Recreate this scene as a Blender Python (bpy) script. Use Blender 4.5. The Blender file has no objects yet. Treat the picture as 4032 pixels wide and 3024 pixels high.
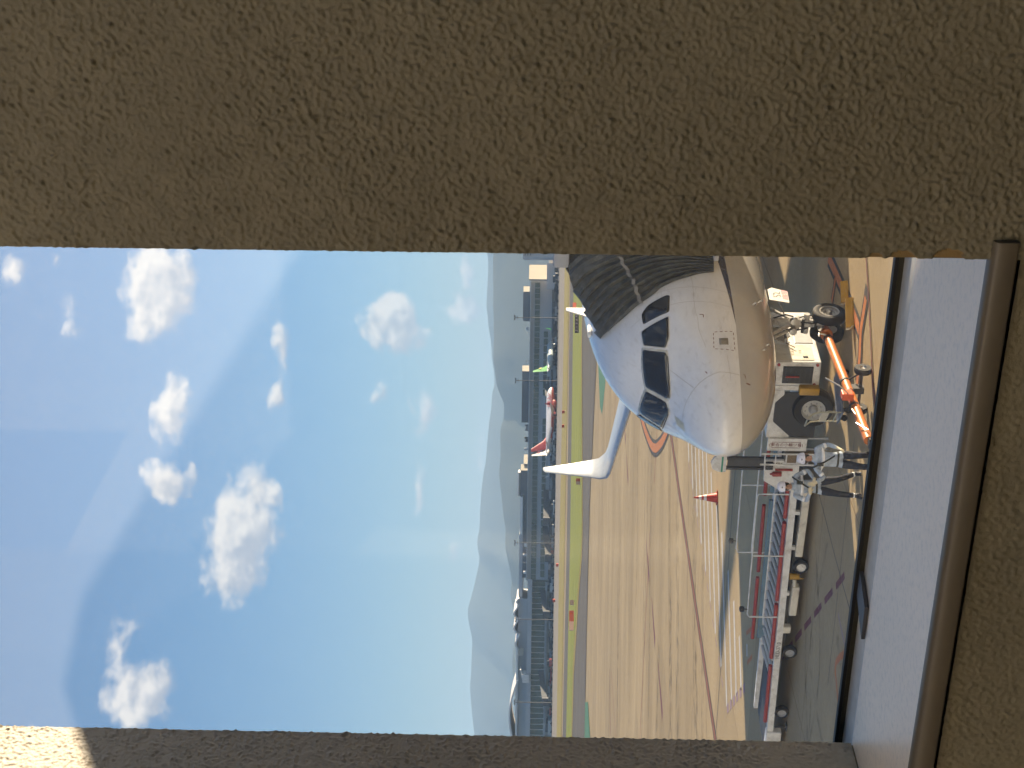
import bpy, bmesh, math, random
import numpy as np
from mathutils import Vector, Matrix, noise
from mathutils.bvhtree import BVHTree
random.seed(7)
PI = math.pi
S = bpy.context.scene
COL = S.collection
# ------------------------------------------------------------------ camera (phone held on its side: the picture's left is up)
H = 6.3                                   # eye height above the apron
FPX, HORIZON, ROLL = 6050.0, 2145.0, 0.0151
PITCH = math.atan((HORIZON - 2016) / FPX)
cam = bpy.data.cameras.new('camera')
cam.sensor_fit = 'HORIZONTAL'; cam.sensor_width = 36.0; cam.lens = 36.0 * FPX / 4032
cam.clip_start = 0.05; cam.clip_end = 60000
camo = bpy.data.objects.new('camera', cam); COL.objects.link(camo)
fwd = Vector((0, math.cos(PITCH), math.sin(PITCH)))
upv = Vector((0, -math.sin(PITCH), math.cos(PITCH)))
rgt = Vector((1, 0, 0))
cr, sr = math.cos(ROLL), math.sin(ROLL)
cx = (-upv) * cr + rgt * sr                # picture right = world down
cy = rgt * cr + upv * sr                   # picture up = world right
camo.matrix_world = Matrix((cx, cy, -fwd)).transposed().to_4x4()
camo.location = (0, 0, H)
S.camera = camo
# ------------------------------------------------------------------ sun and sky
SUN_AZ, SUN_EL = math.atan2(0.90, 0.438), math.radians(12.3)
sun_dir = Vector((math.sin(SUN_AZ) * math.cos(SUN_EL), math.cos(SUN_AZ) * math.cos(SUN_EL), math.sin(SUN_EL)))
sl = bpy.data.lights.new('sun', 'SUN'); sl.energy = 5.0; sl.angle = math.radians(0.53); sl.color = (1.0, 0.80, 0.56)
so = bpy.data.objects.new('sun', sl); COL.objects.link(so)
so.rotation_euler = (-sun_dir).to_track_quat('-Z', 'Y').to_euler(); so.location = (60, 30, 60)
W = bpy.data.worlds.new('World'); S.world = W; W.use_nodes = True
SKY_STRENGTH = 0.050
S.view_settings.view_transform = 'Standard'; S.view_settings.look = 'None'; S.view_settings.gamma = 1.0
S.view_settings.use_curve_mapping = False
S.view_settings.exposure = 1.78
S.render.engine = 'CYCLES'
cy_ = S.cycles
cy_.use_denoising = True; cy_.adaptive_threshold = .03; cy_.max_bounces = 6; cy_.diffuse_bounces = 3; cy_.glossy_bounces = 3
cy_.transmission_bounces = 4; cy_.transparent_max_bounces = 12; cy_.volume_bounces = 0
cy_.sample_clamp_indirect = 6.0; cy_.caustics_reflective = False; cy_.caustics_refractive = False


def view_dir(x, y):
    """direction through a picture point (source pixels of the photograph), scaled to depth 1"""
    dx, dy = x - 2016, y - 1512
    b = dx * cr + dy * sr; a = dx * sr - dy * cr
    d = Vector((a / FPX, math.cos(PITCH) + b / FPX * math.sin(PITCH), math.sin(PITCH) - b / FPX * math.cos(PITCH)))
    return d / d.y


def at(x, y, Y):
    d = view_dir(x, y)
    return Vector((0, 0, H)) + d * Y


# ---- world shader: Nishita sky with cumulus clouds
def build_world():
    nt = W.node_tree; N = nt.nodes; L = nt.links
    N.clear()
    out = N.new('ShaderNodeOutputWorld'); bg = N.new('ShaderNodeBackground')
    sky = N.new('ShaderNodeTexSky'); sky.sky_type = 'NISHITA'; sky.sun_disc = False
    sky.sun_elevation = SUN_EL; sky.sun_rotation = SUN_AZ; sky.altitude = 0
    sky.air_density = 1.0; sky.dust_density = 0.5; sky.ozone_density = 5.0
    tc = N.new('ShaderNodeTexCoord')
    def math_(op, a, b=None, c=None, clamp=False):
        n = N.new('ShaderNodeMath'); n.operation = op; n.use_clamp = clamp
        for i, v in enumerate((a, b, c)):
            if v is None: continue
            if isinstance(v, (int, float)): n.inputs[i].default_value = v
            else: L.new(v, n.inputs[i])
        return n.outputs[0]
    # warped direction
    nz = N.new('ShaderNodeTexNoise'); nz.inputs['Scale'].default_value = 38; nz.inputs['Detail'].default_value = 2; nz.inputs['Roughness'].default_value = .6
    L.new(tc.outputs['Generated'], nz.inputs['Vector'])
    sub = N.new('ShaderNodeVectorMath'); sub.operation = 'SUBTRACT'; sub.inputs[1].default_value = (.5, .5, .5); L.new(nz.outputs['Color'], sub.inputs[0])
    scl = N.new('ShaderNodeVectorMath'); scl.operation = 'SCALE'; scl.inputs['Scale'].default_value = .022; L.new(sub.outputs[0], scl.inputs[0])
    add = N.new('ShaderNodeVectorMath'); add.operation = 'ADD'; L.new(tc.outputs['Generated'], add.inputs[0]); L.new(scl.outputs[0], add.inputs[1])
    wd = add.outputs[0]
    # clouds: picture centre (display px of the photo /2212), half-length along the view's up/down and left/right, tilt, weight
    K = 4032 / 2212
    CL = [  # x, y, rx (vertical), ry (horizontal), tilt deg, weight
        (340, 620, 86, 125, 0, 1.15), (30, 590, 42, 44, 0, .62), (150, 655, 42, 75, 30, .30), (155, 710, 24, 26, 0, .55), (88, 685, 24, 30, 0, .36),
        (370, 885, 46, 85, 0, .85), (355, 1045, 60, 52, 0, .95), (520, 1160, 82, 155, -10, 1.25), (300, 1500, 82, 80, 20, .95), (270, 1380, 42, 90, 0, .45),
        (605, 760, 26, 72, 8, .66), (595, 870, 34, 62, -10, .62), (850, 700, 88, 66, -35, 1.35), (990, 670, 46, 54, 25, .95), (1010, 590, 20, 48, 0, .75),
        (822, 848, 26, 36, -40, .60), (920, 895, 30, 60, 0, .75), (888, 900, 14, 50, 0, .35), (900, 1070, 20, 82, 0, .66), (984, 1180, 14, 42, 0, .55),
        (1050, 800, 14, 30, 0, .55), (1040, 965, 14, 60, 0, .42), (930, 1290, 12, 60, 0, .22), (130, 560, 20, 30, 0, .40), (60, 1585, 120, 60, 0, .28)]
    dens = None; shade = None
    for (px, py, rx, ry, tilt, wgt) in CL:
        d = view_dir(px * K, py * K).normalized()
        r = Vector((d.y, -d.x, 0)).normalized(); u = r.cross(d).normalized()
        a = math.radians(tilt)
        r2 = r * math.cos(a) + u * math.sin(a); u2 = u * math.cos(a) - r * math.sin(a)
        k = K / FPX * 1.17; dots = []
        for ax, rad in ((r2, ry), (u2, rx)):
            dp = N.new('ShaderNodeVectorMath'); dp.operation = 'DOT_PRODUCT'; L.new(wd, dp.inputs[0]); dp.inputs[1].default_value = ax / (rad * k); dots.append(dp.outputs['Value'])
        q = math_('MULTIPLY_ADD', dots[1], dots[1], math_('MULTIPLY', dots[0], dots[0]))
        q = math_('SQRT', q)
        v = math_('MULTIPLY_ADD', q, -wgt, wgt)
        vp = math_('MAXIMUM', v, 0.0)
        tone = math_('MULTIPLY_ADD', dots[0], .45, math_('MULTIPLY', dots[1], .75))
        shade = math_('MULTIPLY_ADD', vp, tone, 0.0 if shade is None else shade)
        dens = math_('MAXIMUM', 0.0 if dens is None else dens, v)
    # the same kind of scattered cloud over the rest of the sky
    dv = N.new('ShaderNodeVectorMath'); dv.operation = 'DOT_PRODUCT'; dv.inputs[1].default_value = (0, 1, .12); L.new(tc.outputs['Generated'], dv.inputs[0])
    away = N.new('ShaderNodeMapRange'); away.inputs['From Min'].default_value = .93; away.inputs['From Max'].default_value = .85; L.new(dv.outputs['Value'], away.inputs['Value'])
    sc = N.new('ShaderNodeTexNoise'); sc.inputs['Scale'].default_value = 7.5; sc.inputs['Detail'].default_value = 3; L.new(wd, sc.inputs['Vector'])
    rest = math_('MULTIPLY', math_('SUBTRACT', sc.outputs['Fac'], .57, clamp=True), 5.0)
    rest = math_('MULTIPLY', rest, away.outputs[0])
    dens = math_('MAXIMUM', dens, rest)
    def fbm(scale, off, detail=5):
        m = N.new('ShaderNodeVectorMath'); m.operation = 'ADD'; m.inputs[1].default_value = off; L.new(tc.outputs['Generated'], m.inputs[0])
        st = N.new('ShaderNodeVectorMath'); st.operation = 'MULTIPLY'; st.inputs[1].default_value = (1, 1, 1.5); L.new(m.outputs[0], st.inputs[0])
        n = N.new('ShaderNodeTexNoise'); n.inputs['Scale'].default_value = scale; n.inputs['Detail'].default_value = detail; n.inputs['Roughness'].default_value = .56
        L.new(st.outputs[0], n.inputs['Vector']); return n.outputs['Fac']
    f0 = fbm(46, (0, 0, 0)); f1 = fbm(46, tuple(sun_dir * .005 + Vector((0, 0, .003))))
    fb = fbm(26, (3, 1, 2), 1)
    body = math_('ADD', math_('MULTIPLY', math_('SUBTRACT', f0, .5), 1.35), math_('MULTIPLY', math_('SUBTRACT', fb, .5), .5))
    present = math_('MULTIPLY', dens, 6.0, clamp=True)
    dd = math_('ADD', dens, math_('MULTIPLY', body, present))
    al = N.new('ShaderNodeMapRange'); al.interpolation_type = 'SMOOTHSTEP'; al.inputs['From Min'].default_value = .12; al.inputs['From Max'].default_value = .60
    L.new(dd, al.inputs['Value'])
    alpha = math_('MULTIPLY', al.outputs[0], .93)
    # lit side towards the sun, grey underside
    shn = math_('DIVIDE', shade, math_('MAXIMUM', dens, .05))
    lit = math_('ADD', math_('MULTIPLY', math_('SUBTRACT', f0, f1), 3.4), math_('MULTIPLY_ADD', shn, 1.15, .56))
    lit = math_('SUBTRACT', lit, math_('MULTIPLY', math_('SUBTRACT', dd, .75, clamp=True), .35), clamp=True)
    cc = N.new('ShaderNodeMix'); cc.data_type = 'RGBA'
    cc.inputs[6].default_value = (3.0, 3.2, 3.75, 1); cc.inputs[7].default_value = (6.2, 5.8, 5.5, 1)
    L.new(lit, cc.inputs[0])
    mx = N.new('ShaderNodeMix'); mx.data_type = 'RGBA'
    L.new(alpha, mx.inputs[0]); L.new(sky.outputs[0], mx.inputs[6]); L.new(cc.outputs[2], mx.inputs[7])
    L.new(mx.outputs[2], bg.inputs['Color']); bg.inputs['Strength'].default_value = SKY_STRENGTH
    L.new(bg.outputs[0], out.inputs['Surface'])


W.cycles.sampling_method = 'MANUAL'; W.cycles.sample_map_resolution = 512
build_world()

# ------------------------------------------------------------------ helpers
def tag(o, label=None, cat=None, group=None, kind=None):
    if label: o['label'] = label
    if cat: o['category'] = cat
    if group: o['group'] = group
    if kind: o['kind'] = kind
    return o


def empty(name, loc=(0, 0, 0), rz=0.0, label=None, cat=None, group=None, parent=None, scale=1.0):
    o = bpy.data.objects.new(name, None); COL.objects.link(o)
    o.location = loc; o.rotation_euler = (0, 0, rz); o.scale = (scale,) * 3; o.empty_display_size = .2
    if parent: o.parent = parent
    return tag(o, label, cat, group)


def link(name, me, mat, parent=None, smooth=False):
    o = bpy.data.objects.new(name, me); COL.objects.link(o)
    for m in (mat if isinstance(mat, (list, tuple)) else [mat]):
        if m is not None: me.materials.append(m)
    if parent is not None: o.parent = parent
    if smooth:
        for p in me.polygons: p.use_smooth = True
    return o


class MB:
    """collects shapes, then becomes ONE mesh object"""
    def __init__(s): s.v = []; s.f = []; s.m = []
    def add(s, vs, fs, mi=0):
        k = len(s.v); s.v += [tuple(v) for v in vs]; s.f += [tuple(i + k for i in f) for f in fs]; s.m += [mi] * len(fs); return s
    def box(s, c, d, rz=0.0, mi=0, M=None, bev=0.0):
        x, y, z = d[0] / 2, d[1] / 2, d[2] / 2
        R = M if M is not None else Matrix.Rotation(rz, 3, 'Z'); c = Vector(c)
        if bev > 0:
            b = min(bev, x * .9, y * .9, z * .9)
            bm = bmesh.new(); bmesh.ops.create_cube(bm, size=1)
            for v in bm.verts: v.co = Vector((v.co.x * 2 * x, v.co.y * 2 * y, v.co.z * 2 * z))
            bmesh.ops.bevel(bm, geom=bm.edges[:], offset=b, segments=2, affect='EDGES', profile=.5)
            bm.verts.ensure_lookup_table()
            s.add([c + R @ v.co for v in bm.verts], [[v.index for v in f.verts] for f in bm.faces], mi); bm.free(); return s
        vs = [c + R @ Vector((a * x, b * y, e * z)) for e in (-1, 1) for b in (-1, 1) for a in (-1, 1)]
        return s.add(vs, [(0, 2, 3, 1), (4, 5, 7, 6), (0, 1, 5, 4), (2, 6, 7, 3), (0, 4, 6, 2), (1, 3, 7, 5)], mi)
    def box2(s, a, b, mi=0, bev=0.0):
        return s.box([(p + q) / 2 for p, q in zip(a, b)], [abs(q - p) for p, q in zip(a, b)], mi=mi, bev=bev)
    def ring_loft(s, rings, closed=True, caps=True, mi=0):
        n = len(rings[0]); vs = [p for r in rings for p in r]; fs = []
        for i in range(len(rings) - 1):
            for j in range(n if closed else n - 1):
                a = i * n + j; b = i * n + (j + 1) % n
                fs.append((a, b, b + n, a + n))
        if caps and closed:
            fs.append(tuple(range(n - 1, -1, -1))); fs.append(tuple((len(rings) - 1) * n + j for j in range(n)))
        return s.add(vs, fs, mi)
    def tube(s, pts, r, n=8, mi=0, caps=True):
        pts = [Vector(p) for p in pts]; rad = r if isinstance(r, (list, tuple)) else [r] * len(pts)
        rings = []; up = None
        for i, p in enumerate(pts):
            t = (pts[min(i + 1, len(pts) - 1)] - pts[max(i - 1, 0)])
            t = t.normalized() if t.length > 1e-9 else Vector((0, 0, 1))
            if up is None:
                up = Vector((0, 0, 1)) if abs(t.z) < .9 else Vector((1, 0, 0))
            a = t.cross(up); a = a.normalized() if a.length > 1e-6 else t.orthogonal().normalized()
            b = a.cross(t).normalized(); up = b
            rings.append([p + a * (math.cos(2 * PI * k / n) * rad[i]) + b * (math.sin(2 * PI * k / n) * rad[i]) for k in range(n)])
        return s.ring_loft(rings, True, caps, mi)
    def lathe(s, prof, c=(0, 0, 0), axis='Z', n=20, mi=0, M=None, caps=True):
        """prof: (radius, height) pairs about the axis"""
        c = Vector(c); rings = []
        for r, h in prof:
            ring = []
            for k in range(n):
                a = 2 * PI * k / n; p = Vector((r * math.cos(a), r * math.sin(a), h))
                if axis == 'X': p = Vector((p.z, p.x, p.y))
                elif axis == 'Y': p = Vector((p.y, p.z, p.x))
                if M is not None: p = M @ p
                ring.append(c + p)
            rings.append(ring)
        return s.ring_loft(rings, True, caps, mi)
    def prism(s, poly, ext, mi=0):
        """planar polygon (3D points) pushed along ext"""
        a = [Vector(p) for p in poly]; e = Vector(ext); n = len(a)
        fs = [tuple(range(n - 1, -1, -1)), tuple(range(n, 2 * n))] + [(i, (i + 1) % n, (i + 1) % n + n, i + n) for i in range(n)]
        return s.add(a + [p + e for p in a], fs, mi)
    def build(s, name, mat, parent=None, smooth=False, fix=True):
        me = bpy.data.meshes.new(name); me.from_pydata(s.v, [], s.f); me.update()
        if fix:
            bm = bmesh.new(); bm.from_mesh(me); bmesh.ops.recalc_face_normals(bm, faces=bm.faces[:]); bm.to_mesh(me); bm.free()
        o = link(name, me, mat, parent, smooth)
        if any(s.m):
            for p, i in zip(me.polygons, s.m): p.material_index = i
        if smooth:
            try: me.set_sharp_from_angle(angle=math.radians(42))
            except Exception: pass
        return o


def copy_tree(o, parent=None):
    c = o.copy(); COL.objects.link(c); c.parent = parent
    for ch in list(o.children):
        copy_tree(ch, c)
    return c


# ------------------------------------------------------------------ materials
def mat(name, col, rough=.6, metal=0.0, var=.12, vscale=6.0, bump=0.0, bscale=40.0, coat=0.0, spec=.5, dirt=None, dscale=2.0, damt=.35):
    m = bpy.data.materials.new(name); m.use_nodes = True
    nt = m.node_tree; N = nt.nodes; L = nt.links; b = N['Principled BSDF']
    b.inputs['Roughness'].default_value = rough; b.inputs['Metallic'].default_value = metal
    b.inputs['Coat Weight'].default_value = coat; b.inputs['Coat Roughness'].default_value = .08
    b.inputs['Specular IOR Level'].default_value = spec
    tc = N.new('ShaderNodeTexCoord')
    n1 = N.new('ShaderNodeTexNoise'); n1.inputs['Scale'].default_value = vscale; n1.inputs['Detail'].default_value = 6; n1.inputs['Roughness'].default_value = .6
    L.new(tc.outputs['Object'], n1.inputs['Vector'])
    rp = N.new('ShaderNodeMapRange'); rp.inputs['From Min'].default_value = .25; rp.inputs['From Max'].default_value = .75
    rp.inputs['To Min'].default_value = 1 - var; rp.inputs['To Max'].default_value = 1 + var; L.new(n1.outputs['Fac'], rp.inputs['Value'])
    mu = N.new('ShaderNodeMix'); mu.data_type = 'RGBA'; mu.blend_type = 'MULTIPLY'; mu.inputs[0].default_value = 1
    mu.inputs[6].default_value = (*col, 1); L.new(rp.outputs[0], mu.inputs[7])
    last = mu.outputs[2]
    if dirt:
        n2 = N.new('ShaderNodeTexNoise'); n2.inputs['Scale'].default_value = dscale; n2.inputs['Detail'].default_value = 9; n2.inputs['Roughness'].default_value = .68
        L.new(tc.outputs['Object'], n2.inputs['Vector'])
        r2 = N.new('ShaderNodeMapRange'); r2.inputs['From Min'].default_value = .48; r2.inputs['From Max'].default_value = .72; r2.inputs['To Max'].default_value = damt
        L.new(n2.outputs['Fac'], r2.inputs['Value'])
        mx = N.new('ShaderNodeMix'); mx.data_type = 'RGBA'; L.new(r2.outputs[0], mx.inputs[0]); L.new(last, mx.inputs[6]); mx.inputs[7].default_value = (*dirt, 1)
        last = mx.outputs[2]
    L.new(last, b.inputs['Base Color'])
    if bump > 0:
        n3 = N.new('ShaderNodeTexNoise'); n3.inputs['Scale'].default_value = bscale; n3.inputs['Detail'].default_value = 5; L.new(tc.outputs['Object'], n3.inputs['Vector'])
        bp = N.new('ShaderNodeBump'); bp.inputs['Strength'].default_value = bump; bp.inputs['Distance'].default_value = .02; L.new(n3.outputs['Fac'], bp.inputs['Height'])
        L.new(bp.outputs['Normal'], b.inputs['Normal'])
    return m


WHITE = mat('white_paint', (.72, .71, .68), .45, dirt=(.26, .22, .17), damt=.6, dscale=4.5)
CREAM = mat('cream_paint', (.66, .62, .52), .5, dirt=(.28, .22, .16), damt=.55, dscale=4)
GREYM = mat('grey_metal', (.34, .35, .36), .5, .3)
DARK = mat('dark_metal', (.035, .036, .038), .55)
BLACK = mat('black_rubber', (.018, .018, .018), .75, bump=.2, bscale=60)
CHROME = mat('bare_steel', (.55, .54, .52), .3, .9)
YELLOW = mat('yellow_paint', (.48, .27, .03), .5, dirt=(.12, .08, .03), damt=.6)
ORANGE = mat('orange_paint', (.50, .155, .035), .42, dirt=(.20, .08, .03), damt=.7, dscale=5)
RED = mat('red_paint', (.36, .05, .04), .55, dirt=(.14, .04, .035), damt=.6, dscale=6)
BLUE = mat('blue_paint', (.15, .25, .31), .55, dirt=(.09, .11, .12), damt=.4)
NAVY = mat('navy_paint', (.015, .022, .07), .35)
GLASSD = mat('dark_glass', (.012, .014, .016), .04, spec=.8, var=.3, vscale=2)
CHAR = mat('charcoal_paint', (.06, .06, .062), .6)
BROWNB = mat('brown_box', (.24, .17, .10), .7)
TXT = mat('black_print', (.03, .03, .03), .6)
TXTR = mat('red_print', (.16, .03, .03), .6)


# ------------------------------------------------------------------ ground
def ground_mat(name, cols, scale=(.06, .3), rough=.9, joints=False, dark=(.1, .1, .1), rot=-.4276, fine=(.85, 1.15)):
    m = bpy.data.materials.new(name); m.use_nodes = True
    nt = m.node_tree; N = nt.nodes; L = nt.links; b = N['Principled BSDF']; b.inputs['Roughness'].default_value = rough
    b.inputs['Specular IOR Level'].default_value = .3
    g = N.new('ShaderNodeNewGeometry')
    mp = N.new('ShaderNodeMapping'); mp.inputs['Rotation'].default_value = (0, 0, -rot); L.new(g.outputs['Position'], mp.inputs['Vector'])
    st = N.new('ShaderNodeMapping'); st.inputs['Scale'].default_value = (scale[0], scale[1], 1); L.new(g.outputs['Position'], st.inputs['Vector'])
    n1 = N.new('ShaderNodeTexNoise'); n1.inputs['Scale'].default_value = 1; n1.inputs['Detail'].default_value = 8; n1.inputs['Roughness'].default_value = .62; L.new(st.outputs[0], n1.inputs['Vector'])
    cr_ = N.new('ShaderNodeValToRGB'); cr_.color_ramp.elements[0].position = .3; cr_.color_ramp.elements[1].position = .72
    cr_.color_ramp.elements[0].color = (*cols[0], 1); cr_.color_ramp.elements[1].color = (*cols[1], 1); L.new(n1.outputs['Fac'], cr_.inputs[0])
    last = cr_.outputs[0]
    n2 = N.new('ShaderNodeTexNoise'); n2.inputs['Scale'].default_value = 9; n2.inputs['Detail'].default_value = 8; n2.inputs['Roughness'].default_value = .7; L.new(g.outputs['Position'], n2.inputs['Vector'])
    rg = N.new('ShaderNodeMapRange'); rg.inputs['From Min'].default_value = .3; rg.inputs['From Max'].default_value = .7; rg.inputs['To Min'].default_value = fine[0]; rg.inputs['To Max'].default_value = fine[1]; L.new(n2.outputs['Fac'], rg.inputs['Value'])
    mu = N.new('ShaderNodeMix'); mu.data_type = 'RGBA'; mu.blend_type = 'MULTIPLY'; mu.inputs[0].default_value = 1; L.new(last, mu.inputs[6]); L.new(rg.outputs[0], mu.inputs[7]); last = mu.outputs[2]
    if joints:
        bk = N.new('ShaderNodeTexBrick'); bk.offset = 0; bk.inputs['Scale'].default_value = 1; bk.inputs['Brick Width'].default_value = 7.6; bk.inputs['Row Height'].default_value = 7.6
        bk.inputs['Mortar Size'].default_value = .022; bk.inputs['Mortar Smooth'].default_value = .2; bk.inputs['Bias'].default_value = 0
        bk.inputs['Color1'].default_value = (.90, .90, .90, 1); bk.inputs['Color2'].default_value = (1.08, 1.07, 1.05, 1); bk.inputs['Mortar'].default_value = (.62, .58, .54, 1)
        L.new(mp.outputs[0], bk.inputs['Vector'])
        m2 = N.new('ShaderNodeMix'); m2.data_type = 'RGBA'; m2.blend_type = 'MULTIPLY'; m2.inputs[0].default_value = 1; L.new(last, m2.inputs[6]); L.new(bk.outputs['Color'], m2.inputs[7]); last = m2.outputs[2]
        # oil and tyre stains with their own shape
        n4 = N.new('ShaderNodeTexNoise'); n4.inputs['Scale'].default_value = .55; n4.inputs['Detail'].default_value = 6; L.new(mp.outputs[0], n4.inputs['Vector'])
        r4 = N.new('ShaderNodeMapRange'); r4.inputs['From Min'].default_value = .6; r4.inputs['From Max'].default_value = .78; r4.inputs['To Max'].default_value = .35; L.new(n4.outputs['Fac'], r4.inputs['Value'])
        m3 = N.new('ShaderNodeMix'); m3.data_type = 'RGBA'; L.new(r4.outputs[0], m3.inputs[0]); L.new(last, m3.inputs[6]); m3.inputs[7].default_value = (*dark, 1); last = m3.outputs[2]
    L.new(last, b.inputs['Base Color'])
    bp = N.new('ShaderNodeBump'); bp.inputs['Strength'].default_value = .25; bp.inputs['Distance'].default_value = .01; L.new(n2.outputs['Fac'], bp.inputs['Height']); L.new(bp.outputs[0], b.inputs['Normal'])
    return m


CONC = ground_mat('apron_concrete', ((.352, .264, .148), (.500, .385, .224)), (.035, .22), joints=True, dark=(.16, .13, .10))
ASPH = ground_mat('runway_asphalt', ((.105, .098, .088), (.165, .150, .130)), (.01, .12))
PALE = ground_mat('pale_concrete', ((.30, .26, .20), (.40, .34, .27)), (.01, .1))
GRASS = ground_mat('green_grass', ((.19, .22, .028), (.33, .35, .055)), (.03, .25), rough=1, fine=(.7, 1.3))
DRYG = ground_mat('dry_grass', ((.28, .23, .055), (.42, .33, .10)), (.02, .2), rough=1, fine=(.7, 1.3))
GREENP = ground_mat('green_island_paint', ((.07, .20, .13), (.10, .26, .17)), (.1, .5))


def sheet(name, pts, z, m, parent=None):
    me = bpy.data.meshes.new(name); me.from_pydata([(p[0], p[1], z) for p in pts], [], [tuple(range(len(pts)))]); me.update()
    bm = bmesh.new(); bm.from_mesh(me); bmesh.ops.triangulate(bm, faces=bm.faces[:])
    for f in bm.faces:
        if f.normal.z < 0: f.normal_flip()
    bm.to_mesh(me); bm.free()
    return link(name, me, m, parent)


apron = sheet('apron', [(-9000, -400), (9000, -400), (9000, 16000), (-9000, 16000)], 0.0, CONC); tag(apron, kind='structure')


def strip(name, far, near, z, m):
    o = sheet(name, far + near[::-1], z, m); return tag(o, kind='structure')


strip('pale_taxiway', [(-1500, 800), (-182, 798), (-77, 798), (20, 790), (900, 790)], [(-1500, 560), (-128, 560), (-54, 560), (14, 528), (900, 500)], .05, PALE)
strip('dry_grass_verge', [(-1500, 561), (-128, 560), (-54, 560), (14, 528), (900, 500)], [(-1500, 440), (-100, 437), (-41, 428), (11, 418), (900, 420)], .08, DRYG)
strip('runway', [(-1500, 420), (-95, 415), (-37, 392), (11, 400), (900, 410)], [(-1500, 362), (-82, 358), (-33, 344), (9.5, 348), (900, 350)], .08, ASPH)
strip('grass_field', [(-1500, 362), (-82, 358), (-33, 344), (9.5, 348), (900, 350)], [(-1500, 318), (-69, 300), (-54, 296), (-45, 281), (-36, 266), (-27, 246), (-23, 243), (-12, 250), (7, 267), (21, 269), (900, 270)], .11, GRASS)
strip('dry_grass_edge', [(-1500, 318), (-69, 300), (-54, 296), (-45, 281), (-36, 266), (-27, 246), (-23, 243), (-12, 250), (7, 267), (21, 269), (900, 270)], [(-1500, 314), (-68, 293), (-54, 287), (-45, 272), (-36, 259), (-27, 241), (-23, 239), (-12, 246), (7, 262), (21, 264), (900, 265)], .09, DRYG)
strip('taxiway', [(-1500, 314), (-68, 293), (-54, 287), (-45, 272), (-36, 259), (-27, 241), (-23, 239), (-12, 246), (7, 262), (21, 264), (900, 265)], [(-1500, 222), (-49, 214), (-22, 208), (-16, 206), (5, 186), (20, 180), (900, 180)], .05, ASPH)
tag(sheet('green_island', [(2.4, 182), (1.6, 163.7), (.4, 159.5), (-3.2, 167.6), (-2.5, 174.2)], .012, GREENP), kind='structure')
tag(sheet('green_island', [(-43.9, 213), (-41.2, 200), (-43.6, 190), (-58, 190), (-58, 213)], .055, GREENP), kind='structure')

# ---- painted markings (children of the apron)
LWHITE = mat('white_line_paint', (.62, .60, .55), .8, var=.25, vscale=3, dirt=(.36, .30, .23), damt=.7, dscale=1.5)
LRED = mat('red_line_paint', (.26, .085, .05), .8, var=.25, vscale=3, dirt=(.30, .24, .18), damt=.4, dscale=1.5)
LMAR = mat('maroon_line_paint', (.17, .045, .06), .8, var=.2, dirt=(.26, .2, .16), damt=.4)
LPUR = mat('violet_line_paint', (.33, .23, .25), .8, var=.2)
LORA = mat('orange_line_paint', (.55, .19, .065), .8, var=.2, dirt=(.32, .2, .12), damt=.5)
LBLK = mat('black_line_paint', (.055, .052, .05), .8, var=.3, dirt=(.18, .15, .12), damt=.5)


def smooth_path(p, k=6):
    p = [Vector((a[0], a[1])) for a in p]
    if len(p) < 3: return p
    out = []
    q = [p[0] * 2 - p[1]] + p + [p[-1] * 2 - p[-2]]
    for i in range(1, len(q) - 2):
        for j in range(k):
            t = j / k; a, b, c, d = q[i - 1], q[i], q[i + 1], q[i + 2]
            out.append(.5 * ((2 * b) + (c - a) * t + (2 * a - 5 * b + 4 * c - d) * t * t + (3 * b - a - 3 * c + d) * t ** 3))
    return out + [p[-1]]


def ribbon(name, pts, w, z, m, curve=False):
    pts = smooth_path(pts) if curve else [Vector((p[0], p[1])) for p in pts]
    n = len(pts); ws = w if isinstance(w, (list, tuple)) else None
    Lp, Rp = [], []
    for i, p in enumerate(pts):
        t = (pts[min(i + 1, n - 1)] - pts[max(i - 1, 0)]).normalized(); q = Vector((-t.y, t.x))
        h = (w if ws is None else ws[0] + (ws[1] - ws[0]) * i / (n - 1)) / 2
        Lp.append(p + q * h); Rp.append(p - q * h)
    mb = MB(); mb.add([(p.x, p.y, z) for p in Lp + Rp], [(i, i + 1, n + i + 1, n + i) for i in range(n - 1)])
    o = mb.build(name, m, apron, fix=False)
    for f in o.data.polygons:
        if f.normal.z < 0: f.flip()
    return o


RL = [(3.5, 88.5), (-2.56, 76.0), (-6.5, 68.0), (-12.64, 55.1), (-20, 39.8)]
ribbon('painted_line', RL, .62, .004, LBLK); ribbon('painted_line', RL, .36, .008, LRED)
U = [(-.5, 106), (-1.6, 101.5), (-2.5, 97.2), (-3.05, 93.6), (-3.45, 90.0), (-3.5, 86.9), (-3.25, 84.2), (-2.85, 81.5), (-2.2, 78.6), (-.9, 74)]
ribbon('painted_curve', U, .95, .012, LBLK, True); ribbon('painted_curve', U, .52, .016, LORA, True)
for p in ([(-2.3, 85.7), (-5.5, 87.4)], [(-.7, 136.5), (-8.8, 139.9)], [(-8.6, 90.3), (-22.2, 96.6)], [(-25.4, 136.5), (-29.2, 126.8)]):
    ribbon('painted_line', p, .26, .004, LRED)
for p in ([(-2.3, 121.6), (-4.4, 118.7)], [(-5.3, 117.3), (-7.2, 114.1)], [(-9.3, 93.5), (-11.4, 90.3)], [(-12.1, 88.0), (-14.2, 85.0)], [(-14.85, 82.5), (-17.0, 79.0)], [(-25.9, 140.4), (-31, 136.4)]):
    ribbon('painted_line', p, [.2, .75], .004, LMAR)
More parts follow.
